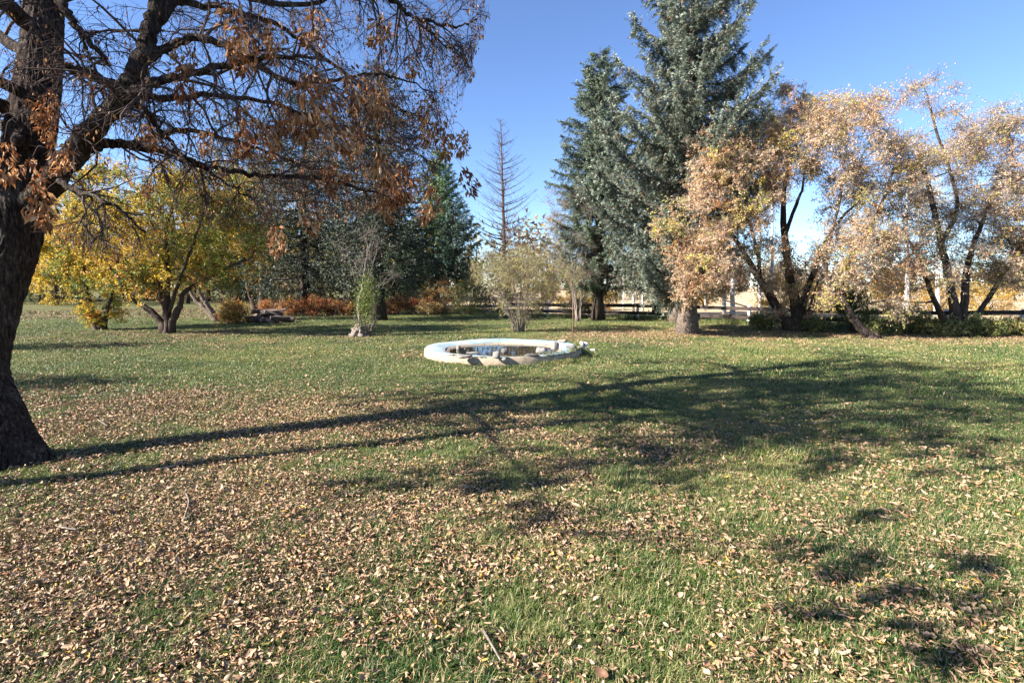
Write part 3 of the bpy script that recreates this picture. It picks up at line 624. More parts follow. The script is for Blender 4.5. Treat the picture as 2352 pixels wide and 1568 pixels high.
def leafy(name, label, u0, v0, ht_v, hw, cols, w, seed, n=12000, leaf=.13, nb=80, blob=.8, low=.04, group=None, d=None, lean=0, bark='bark', cat='tree', r=.14):
    b = G(u0, v0) if d is None else pt((u0 - CU) / F * d, d); d = b[1]; t = P(u0 + lean, ht_v, d); H = t[2] - b[2]; W = hw * d / F; cx = b + (t - b)
    return tree(name, label, b, [([b, b + (t - b) * .35 + rng.normal(0, .1, 3), b + (t - b) * .8], r, .04)],
         [(b + (t - b) * (low + (1 - low) * .45), np.array([W, W * .8, H * (1 - low) * .52])), (b + (t - b) * (low + (1 - low) * .25), np.array([W * 1.05, W * .85, H * (1 - low) * .27]))],
         nb, blob, n, leaf, cols, w, ntwig=10, seed=seed, twig_r=.012, group=group, bark=bark, cat=cat)
leafy('golden_tree', 'golden tree filling the far left behind the maple trunk', 130, 702, 380, 130, GOLD, (4, 4, 3, 2, 1), 10, 15000)
leafy('golden_tree', 'dark green bush at the lawn edge beside the maple trunk', 92, 700, 625, 40, ((.05, .08, .025), (.08, .1, .03), (.2, .18, .04)), (3, 2, .7), 11, 5000, .1, 30, .5, .0, cat='bush', r=.06)
leafy('golden_tree', 'pale yellow tree behind the spreading apple tree', 260, 698, 360, 120, GOLD, (3, 5, 2, 2, 1), 12, 14000)
leafy('golden_tree', 'amber tree behind the right half of the apple tree', 430, 698, 370, 110, GOLD, (3, 2, 4, 2, 3), 13, 14000)
leafy('golden_tree', 'far yellow tree at the very left edge of the photo', -20, 700, 330, 120, GOLD, (4, 4, 3, 1, 1), 14, 11000)
b = G(500, 738); d = b[1]
OCH = ((.30, .17, .05), (.38, .23, .05), (.20, .12, .05), (.45, .27, .04), (.13, .13, .04))
tree('leaning_tree', 'ochre tree with two parallel trunks leaning left behind the apple tree', b,
     [(px(d, (500, 738), (470, 708), (450, 690), (425, 640), (410, 560)), .14, .04), (px(d, (497, 736), (476, 700), (462, 680), (450, 630), (440, 540)), .12, .04)],
     [ell(430, 570, 90, 60, d, 1.8), ell(400, 520, 100, 60, d, 1.8), ell(470, 630, 70, 30, d, 1.2)], 70, .6, 11000, .1, OCH, (3, 3, 2, 2, 2), seed=15, bark='bark_lit')
b = G(597, 716); d = b[1]
tree('twin_trunk_tree', 'yellow and brown tree with two dark trunks behind the log pile', b,
     [(px(d, (606, 716), (604, 660), (602, 600), (600, 500), (590, 420)), .3, .06), (px(d, (590, 716), (577, 680), (565, 630), (555, 560), (530, 470)), .2, .05)],
     [ell(585, 500, 90, 90, d, 2.4), ell(600, 440, 70, 60, d, 2), ell(560, 580, 80, 50, d, 2), ell(620, 640, 40, 30, d, 1)], 100, .8, 13000, .12, ((.45, .27, .03), (.55, .36, .04), (.2, .12, .05), (.12, .12, .035), (.4, .17, .04)), (4, 3, 3, 2, 2), seed=16)
# ------------------------------------------------------------------ conifers
DK = dict(col=(.024, .034, .02), tipc=(.075, .09, .055), sub=2)
b = G(868, 735); spruce('spruce_tree', 'tall dark spruce with a thick black trunk behind the dead stump', b, P(868, 150, b[1]), 3.6, 28, 7, 36, **DK, r0=.33, seed=1, low=.13, prof=.62, bl=.75, sp=.17, droop=.35)
b = G(700, 722); spruce('spruce_tree', 'tall dark spruce with long level boughs behind the log pile', b, P(700, 190, b[1]), 4.9, 28, 7, 40, **DK, r0=.3, seed=2, low=.12, prof=.55, bl=.85, sp=.18, droop=.25)
b = G(545, 708); spruce('spruce_tree', 'dark spruce far back behind the yellow trees', b, P(545, 225, b[1]), 4.2, 20, 6, 26, col=(.03, .045, .03), tipc=(.1, .115, .07), sub=2, r0=.25, seed=3, low=.1, prof=.6, bl=.9, sp=.22)
PN = dict(col=(.06, .105, .035), tipc=(.22, .30, .09))
b = G(1003, 704); spruce('pine_tree', 'slim bright green pine between the dark spruce and the dead conifer', b, P(1010, 345, b[1]), 2.3, 22, 6, 30, **PN, r0=.18, seed=4, low=.2, prof=.6, droop=.05, lift=.5, up=.1, bl=.75, sp=.26, jag=.4)
b = G(1052, 706); spruce('pine_tree', 'lower blue green pine leaning right beside the slim bright pine', b, P(1045, 455, b[1]), 1.9, 15, 5, 24, col=(.03, .055, .035), tipc=(.07, .12, .08), r0=.15, seed=5, low=.25, prof=.55, droop=.05, lift=.5, up=.1, bl=.7, sp=.24, jag=.45)
b = G(935, 706); spruce('pine_tree', 'dark bushy pine half hidden behind the thick spruce trunk', b, P(935, 500, b[1]), 3.0, 14, 7, 30, col=(.03, .05, .03), tipc=(.08, .12, .05), sub=2, r0=.15, seed=6, low=.05, prof=.5, bl=.7, sp=.25)
b = G(1162, 706); spruce('dead_conifer', 'bare dead conifer standing against the open sky', b, P(1150, 272, b[1]), 3.2, 30, 5, 26, r0=.19, seed=7, low=.12, prof=.8, needle=False, droop=.15, lift=.35, up=.3, bl=.7, bark='twig', jag=.55)
BL = dict(col=(.052, .066, .044), tipc=(.29, .325, .25))
b = G(1374, 736); spruce('spruce_tree', 'narrow blue green spruce with dark trunk left of the tallest spruce', b, P(1378, 108, b[1]), 2.9, 27, 6, 100, col=(.046, .064, .038), tipc=(.19, .235, .155), r0=.26, seed=8, low=.14, prof=.66, bl=.64, sp=.135, droop=.35, jag=.35, sub=4, hangp=.5)
b = G(1580, 767); spruce('spruce_tree', 'tallest silvery blue spruce with pale thick trunk, its top above the frame', b, P(1592, -130, b[1]), 3.95, 24, 5, 200, cut=lambda c, h: 1 if h > .52 or c < -.1 else .55 + .4 * max(0, h - .4) / .12, **BL, r0=.30, seed=9, low=.11, prof=.67, bl=.64, sp=.1358, droop=.42, lift=.8, jag=.4, bark='bark_lit', sub=4, brown=.05, hangp=.6)
b = G(1553, 742); spruce('spruce_tree', 'second grey trunk spruce close behind the tallest blue spruce', b, P(1545, 230, b[1]), 2.6, 20, 7, 34, **BL, sub=2, r0=.22, seed=12, low=.25, prof=.6, bl=.6, sp=.14, droop=.4, bark='bark_lit')
b = G(1508, 722); spruce('spruce_tree', 'spruce with slender dark trunk standing behind the fence rails', b, P(1500, 320, b[1]), 2.6, 18, 7, 30, col=(.045, .065, .05), tipc=(.13, .17, .14), sub=2, r0=.2, seed=13, low=.22, prof=.6, bl=.6, sp=.17, droop=.4)
# ------------------------------------------------------------------ middle: shrubs
GREY = ((.30, .27, .10), (.22, .17, .12), (.34, .30, .06))
b = G(1196, 762); d = b[1]
def vase(name, label, b, spread, H, n, ells, cols, w, leaves, seed, leaf=.05, rs=.02, mat='twig_grey', nb=70, blob=.35, ntw=16, cat='bush', hang=.0, r0=.25, twr=.004):
    r = np.random.default_rng(seed); st = []
    for k in range(n):
        a = r.random() * 6.283; q = spread * r.uniform(.25, 1); e = np.array([math.cos(a) * q, math.sin(a) * q * .8, H * r.uniform(.5, .9)]); s = np.array([math.cos(a), math.sin(a), 0]) * r0 * r.random()
        st.append(([b + s, b + s + e * [.25, .25, .4] + r.normal(0, .04, 3), b + s + e * [.65, .65, .75] + r.normal(0, .06, 3), b + s + e], rs * r.uniform(.6, 1.2), .006))
    return tree(name, label, b, st, ells, nb, blob, leaves, leaf, cols, w, ntwig=ntw, seed=seed, bark=mat, twig_mat=mat, twig_r=twr, cat=cat, hang=hang, trunk_name='stem', shell=.35)
vase('vase_shrub', 'vase shaped half bare shrub with olive leaves behind the round pool', b, 1.7, 2.8, 30,
     [ell(1200, 632, 128, 50, d, 1.7), ell(1180, 600, 80, 32, d, 1.2), ell(1200, 690, 66, 40, d, .8), ell(1200, 735, 34, 25, d, .4), ell(1290, 640, 40, 40, d, .8)], ((.36, .32, .12), (.30, .25, .14), (.44, .38, .11), (.24, .24, .09)), (3, 3, 2, 2), 20000, 20, .05, .015, nb=150, ntw=20, r0=.32)
b = G(1330, 738); d = b[1]
vase('bare_tree', 'bare grey twigged tree in front of the narrow spruce', b, 1.6, 5.5, 9, [ell(1320, 520, 75, 90, d, 1.4), ell(1330, 600, 85, 60, d, 1.4), ell(1290, 480, 45, 50, d, 1.0), ell(1385, 620, 60, 50, d, 1)], ((.3, .25, .12), (.36, .3, .06)), (2, 1), 1800, 21, .06, .03, nb=130, blob=.5, ntw=26, cat='tree', twr=.006)
for (u, v, us, vs, lab, cc, ww, sd, nn) in (
    (1010, 722, 45, 40, 'red tipped rounded bush right of the thick spruce trunk', ((.34, .09, .035), (.26, .15, .05), (.16, .15, .05), (.36, .2, .06)), (2, 2, 2, 1), 22, 7000),
    (1078, 724, 45, 45, 'dark green rounded bush left of the vase shaped shrub', ((.06, .085, .025), (.10, .11, .035), (.2, .17, .05)), (4, 3, 1), 23, 7000),
    (900, 712, 28, 60, 'yellow green upright shrub behind the dead stump', ((.24, .25, .05), (.32, .28, .05), (.14, .17, .04)), (3, 2, 2), 24, 6000),
    (960, 716, 45, 28, 'grey olive low bush behind the thick spruce', ((.16, .15, .07), (.22, .19, .08)), (2, 2), 25, 4000),
    (690, 708, 60, 38, 'orange leaved bush behind the log pile', ((.5, .24, .03), (.42, .16, .03), (.5, .33, .04), (.2, .12, .04)), (3, 3, 2, 1), 26, 7000),
    (536, 744, 34, 26, 'small amber bush at the left end of the log pile', ((.45, .26, .05), (.3, .2, .05), (.4, .14, .04), (.2, .2, .05)), (3, 2, 1, 2), 27, 3500),
    (1320, 732, 32, 24, 'dark low bush by the fence behind the thin rod', ((.06, .07, .03), (.10, .09, .04)), (2, 1), 28, 3000),
    (1140, 716, 50, 36, 'brown tangled bush left of the fence', ((.2, .14, .07), (.14, .1, .05), (.26, .22, .08)), (2, 2, 1), 29, 5000),
    (1240, 716, 50, 36, 'straw coloured far shrub behind the vase shaped shrub', ((.3, .22, .1), (.2, .15, .07), (.36, .3, .1)), (2, 2, 1), 30, 5000)):
    b = G(u, v); d = b[1]; q = d / F; vase('shrub', lab, b, us * q * .8, vs * 2 * q * .8, 10, [ell(u, v - vs * .95, us, vs, d, us * q * .8)], cc, ww, nn, sd, .085, .025, 'twig', nb=60, blob=.42, ntw=10)
# red autumn stalks in front of the spruces
RED = ((.50, .17, .05), (.55, .26, .08), (.42, .11, .05), (.5, .34, .12), (.24, .19, .07))
for k, (u, v, us, vs, lab) in enumerate(((665, 726, 28, 17, 'rusty red shrub at the right end of the log pile'), (712, 726, 30, 19, 'second rusty red shrub right of the log pile'), (760, 725, 30, 18, 'rusty red shrub midway between log pile and stump'),
    (800, 725, 24, 16, 'rusty red shrub just left of the dead stump'), (905, 723, 32, 18, 'rusty red shrub just right of the thick spruce trunk'), (950, 722, 24, 15, 'rusty red low shrub beside the straw grass clump'), (620, 722, 26, 15, 'pale rusty shrub behind the log pile'))):
    b = G(u, v); d = b[1]; q = d / F
    vase('red_shrub', lab, b, us * q * .85, vs * 2.4 * q, 30, [ell(u, v - vs * 1.15, us, vs * 1.1, d, us * q * .5)], RED, (4, 3, 3, 1.5, 1), 4200, 60 + k, .07, .012, 'twig', nb=70, blob=.26, ntw=10, r0=us * q * .8, twr=.005)
b = G(985, 724); d = b[1]
vase('straw_grass', 'straw coloured tall grass clump between red shrubs and rounded bushes', b, .7, .9, 40, [ell(985, 708, 34, 14, d, .6)], ((.45, .33, .12), (.38, .26, .1)), (2, 1), 2500, 70, .09, .008, 'twig_grey', nb=40, blob=.2, ntw=10, r0=.8)
# ------------------------------------------------------------------ dead stump with suckers
rng = np.random.default_rng(31)
b = G(830, 773); d = b[1]; st = thing('stump', 'gnarled dead stump with silver stems and green sucker leaves', 'stump', b)
mb = MB(); q = d / F
mb.tube(curve([b + [0, 0, -.08], b + [-.01, 0, .10], b + [.02, 0, .22], b + [0, 0, .33]], 8), np.array([.34] * 8 + [.27] * 8 + [.23] * 8 + [.2]) * 1.0, 40, wob=lambda s, th, p: 1 + .16 * np.sin(5 * th + s * 3) + .13 * np.sin(9 * th + 2 * s) + .1 * np.sin(14 * th - 5 * s) + .22 * (s > .9) * np.sin(4 * th))
mb.build('trunk', M['silver'], st)
for (path, r0, r1) in ((px(d, (838, 765), (828, 738), (824, 700), (832, 660), (838, 620), (845, 575), (840, 545)), .055, .015), (px(d, (840, 760), (836, 700, d + .1), (848, 640, d + .2), (862, 590, d + .2), (868, 560, d + .2)), .03, .008), (px(d, (826, 745), (815, 752), (817, 768)), .05, .05),
                       (px(d, (832, 640), (812, 600), (790, 585), (776, 565)), .02, .006), (px(d, (836, 620), (850, 560), (858, 530)), .018, .005), (px(d, (834, 690), (860, 660), (885, 650), (905, 630)), .016, .004)):
    limb(path, r0, r1, 'stem', 9, st, 'silver')
mb = MB(); k = 38; a = rng.random(k) * 6.28; s0 = b + np.stack([np.cos(a) * .22 + .12, np.sin(a) * .2, np.full(k, .12)], 1); dv = np.stack([np.cos(a) * .35 + .12, np.sin(a) * .3, np.ones(k)], 1)
twigs(mb, s0, unit(dv), rng.uniform(.25, .75, k), np.full(k, .013)); 
tp1 = np.array(px(d, (840, 545), (868, 560), (776, 565), (858, 530), (905, 630), (832, 600), (850, 590), (795, 585), (820, 620), (885, 650))); k = 300; i = rng.integers(0, len(tp1), k); dv = rdir(k) + [0, 0, .35]
s1 = tp1[i] + rng.normal(0, .08, (k, 3)); twigs(mb, s1, unit(dv), rng.uniform(.15, .5, k), np.full(k, .005)); mb.build('twigs', M['silver'], st, kind='stuff')
k = 2600; p_ = P(842, 690, d) + rng.normal(0, 1, (k, 3)) * np.array([.17, .2, .42]); p_[:, 0] += .05 * np.sin(p_[:, 2] * 5)
mb = MB(); S = rng.uniform(.04, .085, k); mb.stamp(LEAF2, p_, basis(rdir(k) + [0, 0, -.2], rng.random(k) * 6.28), np.stack([S, S, S], 1), pal(((.11, .16, .045), (.17, .2, .05), (.28, .27, .07), (.07, .11, .03)), (4, 3, 1.5, 2), k)); mb.build('foliage', M['leaf'], st, kind='stuff', smooth=False)
# ------------------------------------------------------------------ right side: box elders
TAN = ((.58, .395, .24), (.65, .485, .345), (.5, .305, .17), (.58, .475, .12), (.41, .385, .12), (.60, .29, .12))
b = G(1828, 762); d = b[1]
tree('box_elder', 'tan leaved tree with several dark curved trunks right of the tallest spruce', b,
     [(px(d, (1830, 762), (1828, 700), (1812, 620), (1803, 540), (1800, 450), (1815, 370), (1840, 300)), .2, .03),
      (px(d, (1822, 760), (1785, 705), (1750, 650), (1720, 600), (1690, 550), (1640, 500)), .17, .04),
      (px(d, (1836, 760), (1845, 690), (1868, 630), (1890, 570), (1925, 510), (1985, 450)), .13, .03),
      (px(d, (1745, 645), (1742, 590, d - .4), (1720, 500, d - .8), (1700, 400, d - 1)), .08, .02), (px(d, (1802, 540), (1830, 470), (1845, 420), (1850, 360)), .07, .02), (px(d, (1715, 595), (1640, 570, d - .8), (1580, 560, d - 1.2), (1540, 540, d - 1.3)), .06, .02),
      (px(d, (1842, 758), (1862, 700, d - .3), (1880, 640, d - .5)), .06, .02)],
     [ell(1690, 430, 100, 110, d - 1.8, 1.5), ell(1640, 380, 70, 80, d - 2.0, 1.2), ell(1745, 370, 80, 85, d - 1, 1.5), ell(1590, 520, 85, 80, d - 2.6, 1.1), ell(1610, 600, 80, 65, d - 2.8, .9), ell(1700, 550, 90, 70, d - 1.6, 1.2), ell(1790, 260, 60, 55, d, 1.2), ell(1580, 650, 24, 60, d - 2.8, .4), ell(1760, 600, 50, 60, d - .8, .8), ell(1850, 260, 50, 45, d, .9), ell(1680, 640, 60, 40, d - 2, .8), ell(1860, 640, 50, 50, d - .5, .7), ell(1790, 680, 45, 40, d - .6, .6), ell(1880, 700, 40, 35, d - .3, .6)],
     380, .42, 46000, .079, TAN, (4, 4, 2.4, 1.5, 1.0, 1.0), ntwig=20, seed=32, hang=.9, lproto=LEAF3, twig_r=.006, twig_mat='twig_grey')
b = G(2003, 778); d = b[1]
tree('box_elder', 'tan leaved tree on a bare grey trunk leaning far to the left', b,
     [(px(d, (2010, 778), (1990, 768), (1962, 735), (1935, 690), (1905, 645), (1895, 590), (1920, 500), (1940, 400)), .16, .03), (px(d, (1925, 680), (1950, 600, d + .5), (2000, 520, d + .8), (2040, 430, d + 1), (2070, 330, d + 1)), .09, .02)],
     [ell(1870, 330, 50, 70, d, 1.0), ell(1960, 560, 80, 60, d, 1.0), ell(1960, 640, 70, 40, d, .8), ell(2060, 620, 60, 50, d, .8), ell(2080, 690, 50, 40, d, .7), ell(1880, 690, 35, 30, d, .5), ell(1950, 330, 90, 100, d, 1.6), ell(2030, 400, 90, 90, d + .5, 1.6), ell(1950, 470, 60, 60, d, 1.2), ell(1930, 600, 60, 40, d, .9), ell(2000, 540, 70, 50, d, 1.0), ell(1900, 260, 50, 45, d, 1.1), ell(1980, 250, 60, 35, d, 1.1)],
     310, .45, 25000, .075, TAN, (4, 4.5, 1.6, 1.6, 1.4, .6), ntwig=22, seed=33, hang=.9, lproto=LEAF3, twig_mat='twig_grey')
b = G(2195, 770); d = b[1]
tree('box_elder', 'many stemmed twiggy tree with tan leaves at the right edge', b,
     [(px(d, (2195, 770), (2190, 700), (2170, 600), (2150, 500), (2125, 400), (2105, 330)), .17, .03), (px(d, (2205, 768), (2215, 690), (2225, 600), (2260, 500), (2290, 420)), .14, .03), (px(d, (2185, 768), (2150, 700, d - .5), (2120, 620, d - .8), (2090, 560, d - 1)), .1, .03),
      (px(d, (2215, 766), (2260, 700, d + .5), (2310, 620, d + .8), (2350, 560, d + 1)), .1, .03), (px(d, (2160, 560), (2200, 480), (2180, 390), (2150, 300), (2130, 220)), .07, .02), (px(d, (2150, 690), (2120, 695), (2070, 690)), .04, .02)],
     [ell(2130, 215, 58, 42, d, .9), ell(2120, 330, 80, 70, d, 1.6), ell(2210, 430, 110, 90, d, 1.9), ell(2290, 380, 60, 110, d, 1.6), ell(2180, 540, 110, 70, d, 1.7), ell(2300, 560, 80, 90, d, 1.6), ell(2100, 560, 60, 60, d - .8, 1.0), ell(2390, 450, 80, 150, d, 1.6), ell(2260, 300, 60, 60, d, 1), ell(2050, 480, 60, 60, d, 1), ell(2130, 640, 50, 40, d - .8, .9)],
     360, .48, 21000, .074, TAN, (4, 4.5, 1.6, 1.6, 1.8, .6), ntwig=28, seed=34, hang=.8, lproto=LEAF3, twig_mat='twig_grey', twig_r=.0065)
b = G(2420, 772); d = b[1]
tree('box_elder', 'twiggy tan tree cut by the right edge of the photo', b, [(px(d, (2420, 772), (2410, 650), (2430, 500), (2420, 380)), .15, .03), (px(d, (2400, 700), (2350, 620), (2310, 540)), .07, .02)],
     [ell(2420, 450, 110, 150, d, 1.8), ell(2350, 600, 70, 60, d, 1.2), ell(2500, 500, 80, 120, d, 1.5)], 150, .46, 16000, .085, TAN, (3, 4, 2, 2, 2, 1), ntwig=22, lproto=LEAF3, hang=.8, seed=35, twig_mat='twig_grey')
GRN = ((.10, .14, .04), (.22, .24, .075), (.38, .36, .11), (.5, .40, .16))
for (u, v, us, vs, lab, ww, sd, nn) in ((1960, 764, 42, 52, 'dark green bush behind the leaning grey trunk', (5, 2, .5, .2), 80, 8000), (2090, 766, 36, 28, 'light green low bush right of the leaning trunk', (2, 3, 4, 2), 81, 5000), (2165, 770, 40, 17, 'yellowish undergrowth at the foot of the twiggy tree', (2, 2, 3, 4), 82, 6000), (2250, 772, 40, 18, 'mixed green undergrowth near the right edge', (3, 3, 3, 2), 83, 6000),
    (2325, 770, 30, 13, 'dark low bush at the right edge', (3, 2, 2, 2), 84, 4000), (1870, 764, 30, 13, 'dark undergrowth between the curved trunks and the leaning trunk', (3, 2, 2, 2), 85, 2500), (1760, 758, 34, 20, 'green weeds left of the curved dark trunks', (3, 3, 3, 1), 86, 3000), (2020, 770, 30, 16, 'dark weeds behind the foot of the leaning trunk', (5, 2, 1, 0.5), 87, 3000)):
    b = G(u, v); d = b[1]; q = d / F; vase('shrub', lab, b, us * q * .8, vs * 2 * q * .8, 9, [ell(u, v - vs * .95, us, vs, d, us * q * .7)], GRN, ww, nn, sd, .075, .02, 'twig', nb=55, blob=.34, ntw=9)
b = G(2345, 752); d = b[1]; vase('shrub', 'small red leaved bush at the far right edge', b, .7, .5, 8, [ell(2345, 745, 30, 8, d, .5)], ((.3, .05, .03), (.22, .04, .03)), (1, 1), 2500, 88, .06, .01, 'twig', nb=30, blob=.2, ntw=8)
# aspens beyond the fence
for k, (u, v, r, tv, lab) in enumerate(((1662, 722, .16, 420, 'white aspen trunk beyond the fence, left of a close pair'), (1682, 724, .19, 400, 'white aspen trunk beyond the fence, right of a close pair'), (1476, 714, .11, 380, 'thin white aspen right of a pair left of the tallest spruce'), (1455, 716, .1, 400, 'thin white aspen left of a pair left of the tallest spruce'),
    (1745, 722, .12, 360, 'white aspen just left of the curved dark trunks'), (1771, 724, .15, 340, 'white aspen seen between the curved dark trunks'), (1958, 722, .13, 450, 'white aspen behind the dark green bush'), (2083, 726, .2, 420, 'stout white aspen behind the light green bush'), (2152, 726, .18, 430, 'grey white aspen behind the twiggy right tree'), (1432, 712, .1, 420, 'slender aspen farthest left beyond the fence'), (2110, 716, .1, 380, 'thin aspen right of the stout white aspen'), (1620, 708, .1, 420, 'distant thin aspen behind the tallest spruce'))):
    b = G(u, v); d = b[1]; t = P(u + 4 * (k % 3 - 1), tv, d); H = t[2] - b[2]
    tree('aspen_tree', lab, b, [([b, b + (t - b) * .4 + [.03 * (k % 2), 0, 0], b + (t - b) * .75, t], r * .62, .025)], [(b + (t - b) * .8, np.array([1.2, 1.2, H * .25]))], 34, .55, 1500, .09, ((.5, .36, .05), (.42, .28, .06), (.3, .26, .08)), (3, 2, 1), ntwig=9, seed=90 + k, bark='aspen', twig_mat='twig_grey', group='white aspens beyond the fence')
# low golden growth behind the fence
for k, (u, v, us, vs, lab) in enumerate(((1900, 718, 60, 40, 'yellowish thicket beyond the fence between curved and leaning trunks'), (2040, 718, 50, 42, 'tan thicket beyond the fence right of the leaning trunk'), (2140, 722, 60, 40, 'tan thicket behind the stems of the twiggy right tree'), (2260, 724, 60, 38, 'tan thicket behind the right undergrowth'), (1380, 716, 60, 26, 'golden bush beyond the fence behind the narrow spruce trunk'), (1790, 722, 60, 24, 'golden bush beyond the fence behind the curved trunks'), (1560, 706, 90, 14, 'straw coloured hedge far across the field'), (1310, 706, 60, 36, 'pale tan thicket behind the vase shaped shrub'))):
    b = G(u, v); d = b[1]; q = d / F; vase('shrub', lab, b, us * q * .8, vs * 2 * q * .8, 9, [ell(u, v - vs * .95, us, vs, d, us * q * .7)], ((.52, .30, .05), (.5, .36, .08), (.35, .24, .09)), (3, 2, 2), 4000, 110 + k, .11, .03, 'twig', nb=50, blob=.5, ntw=9)
# ------------------------------------------------------------------ far woods round the fields
rng = np.random.default_rng(51)
WD = ((.17, .12, .085), (.24, .17, .11), (.12, .095, .07), (.3, .2, .07), (.09, .09, .05))
def far_wood(name, label, a, b, n, h, cols, w, leaf=.35, per=420, depth=10):
    mb = MB(); P0 = []; 
    for k in range(n):
        t = rng.random(); q = np.array(a) * (1 - t) + np.array(b) * t + rng.normal(0, 1, 2) * [1, depth * .4]; H = h * rng.uniform(.55, 1.15); z0 = gz(q[0], q[1])
        c = np.array([q[0], q[1], z0 + H * .5]); v = rdir(per) * (rng.random((per, 1)) ** .4) * np.array([H * .32, H * .32, H * .52]); pp = c + v
        S = leaf * rng.uniform(.5, 1.6, per); mb.stamp(LEAF1, pp, basis(rdir(per), rng.random(per) * 6.28), np.stack([S, S, S], 1), pal(cols, w, per, np.where(rng.random(per) < .7, rng.choice(len(cols), p=np.array(w) / sum(w)), rng.choice(len(cols), per, p=np.array(w) / sum(w)))))
        mb.tube([[q[0], q[1], z0 - .2], [q[0] + rng.normal(0, .3), q[1], z0 + H * .7]], [H * .018, H * .006], 4, (.06, .05, .045), False)
    o = mb.build(name, M['leaf'], kind='stuff', smooth=False); o['label'] = label
far_wood('far_wood', 'brown leafless wood far across the field behind the fence', (-30, 130), (170, 105), 150, 7.5, WD, (3, 3, 3, 1, 2), .62)
far_wood('far_wood', 'gold and brown wood at the far left behind the yellow trees', (-95, 52), (4, 60), 110, 10, WD[:3] + ((.42, .28, .05), (.2, .17, .05)), (2, 2, 2, 3, 2), .6)
far_wood('far_wood', 'dull brown thicket along the far right field edge', (36, 62), (130, 52), 60, 4, WD, (3, 3, 3, 1, 2), .45)
# ------------------------------------------------------------------ rail fence
fm, n, l, p = newmat('fence_rail_wood'); h = noise(n, l, mapping(n, l, (.3, 1, 3)), 14, 5, .7)
l.new(ramp(n, l, h, [(.3, (.012, .007, .006)), (.7, (.05, .032, .026))]), p.inputs['Base Color']); p.inputs['Roughness'].default_value = .85; bump(n, l, h, .5, .01, p)
pm, n, l, p = newmat('fence_post_paint'); h = noise(n, l, mapping(n, l, (1, 1, .3)), 16, 5, .7)
l.new(ramp(n, l, h, [(.28, (.25, .22, .2)), (.42, (.6, .57, .55)), (.7, (.74, .72, .70))]), p.inputs['Base Color']); p.inputs['Roughness'].default_value = .8; bump(n, l, h, .5, .01, p)
posts = [(1165, 728), (1257, 729), (1352, 731), (1464, 734), (1588, 740), (1719, 747), (1860, 753), (2010, 757), (2170, 760), (2345, 762), (2540, 765)]
PB = [G(u, v) for u, v in posts]
fence = thing('rail_fence', 'low two rail wooden fence with white posts along the far lawn edge', 'fence', PB[0])
def box(mb, a, b, hw, hh):            # a board from a to b
    R = basis([np.array(b) - a])[0]; L = np.linalg.norm(np.array(b) - a)
    v = np.array([[x, y, z] for x in (0, L) for y in (-hw, hw) for z in (-hh, hh)]); v[:, 1:] *= (1 + rng.normal(0, .05, (8, 2)))
    mb.add(v @ R.T + a, None, [[0, 1, 3, 2], [4, 6, 7, 5], [0, 4, 5, 1], [2, 3, 7, 6], [0, 2, 6, 4], [1, 5, 7, 3]])
for k, q in enumerate(PB):
    mb = MB(); q = q.copy(); lean = rng.normal(0, .015, 2); mb.tube([q + [0, 0, -.2], q + [0, 0, .4], q + [lean[0], lean[1], .80], q + [lean[0], lean[1], .815]], [.074, .072, .07, .04], 8); mb.build('post', pm, fence, False)
    if k + 1 < len(PB):
        for hgt in (.68, .33):
            mb = MB(); o = np.array([0, -.085, 0]); box(mb, q + o + [0, 0, hgt + rng.normal(0, .012)], PB[k + 1] + o + [-.012, 0, hgt + rng.normal(0, .012)], .024, .072); mb.build('rail', fm, fence, False)
mb = MB(); q = PB[5]; box(mb, q + [.05, .05, .72], q + [-1.0, .35, 1.05], .02, .03); mb.build('loose_rail', fm, fence, False)
# ------------------------------------------------------------------ tall weeds along the fence
x = []; y = []
for a, b in zip(PB[:-1], PB[1:]):
    t = rng.random(260)[:, None]; q = a + (b - a) * t; x.append(q[:, 0] + rng.normal(0, .2, 260)); y.append(q[:, 1] + rng.normal(.25, .4, 260))
x, y = np.concatenate(x), np.concatenate(y); WDT = [tuft('weed_tuft', 22, .12, .22, .012, .55, s + 70) for s in range(3)]
scatter('weeds', np.stack([x, y, gz(x, y)], 1), np.stack([0 * x, 0 * x, rng.random(len(x)) * 6.28], 1), rng.uniform(.5, 1.3, len(x)), WDT, 'uncut green weeds growing along the rail fence')
# ------------------------------------------------------------------ round concrete pool
pool = thing('round_pool', 'low round concrete garden pool with pale blue painted rim', 'pool', (POOL[0], POOL[1], 0))
def lathe(prof, n=96, wob=.006):
    V = []; Q = []; m = len(prof); ph = rng.random(6) * 6.28
    for i, (r, z) in enumerate(prof):
        for j in range(n):
            a = j * 6.2832 / n; w_ = 1 + wob * (math.sin(3 * a + ph[0]) + .6 * math.sin(7 * a + ph[1]) + .4 * math.sin(13 * a + ph[2])); V.append([POOL[0] + r * w_ * math.cos(a), POOL[1] + r * w_ * math.sin(a), z + .008 * math.sin(5 * a + ph[3])])
    for i in range(m - 1):
        for j in range(n): Q.append([i * n + j, i * n + (j + 1) % n, (i + 1) * n + (j + 1) % n, (i + 1) * n + j])
    return np.array(V), np.array(Q)
cm, n, l, p = newmat('pool_concrete'); co = mapping(n, l); h = noise(n, l, co, 5, 7, .7)
tc = n.new('ShaderNodeTexCoord'); sx = n.new('ShaderNodeSeparateXYZ'); l.new(tc.outputs['Object'], sx.inputs[0])
base_c = ramp(n, l, noise(n, l, co, 9, 6, .7), [(.3, (.18, .13, .09)), (.55, (.34, .26, .185)), (.75, (.42, .33, .25))])
l.new(base_c, p.inputs['Base Color']); p.inputs['Roughness'].default_value = .85; bump(n, l, h, .4, .02, p)
bm_, n, l, p = newmat('pool_rim_paint'); co = mapping(n, l); h = noise(n, l, co, 4, 8, .75); h2 = noise(n, l, co, 1.3, 3)
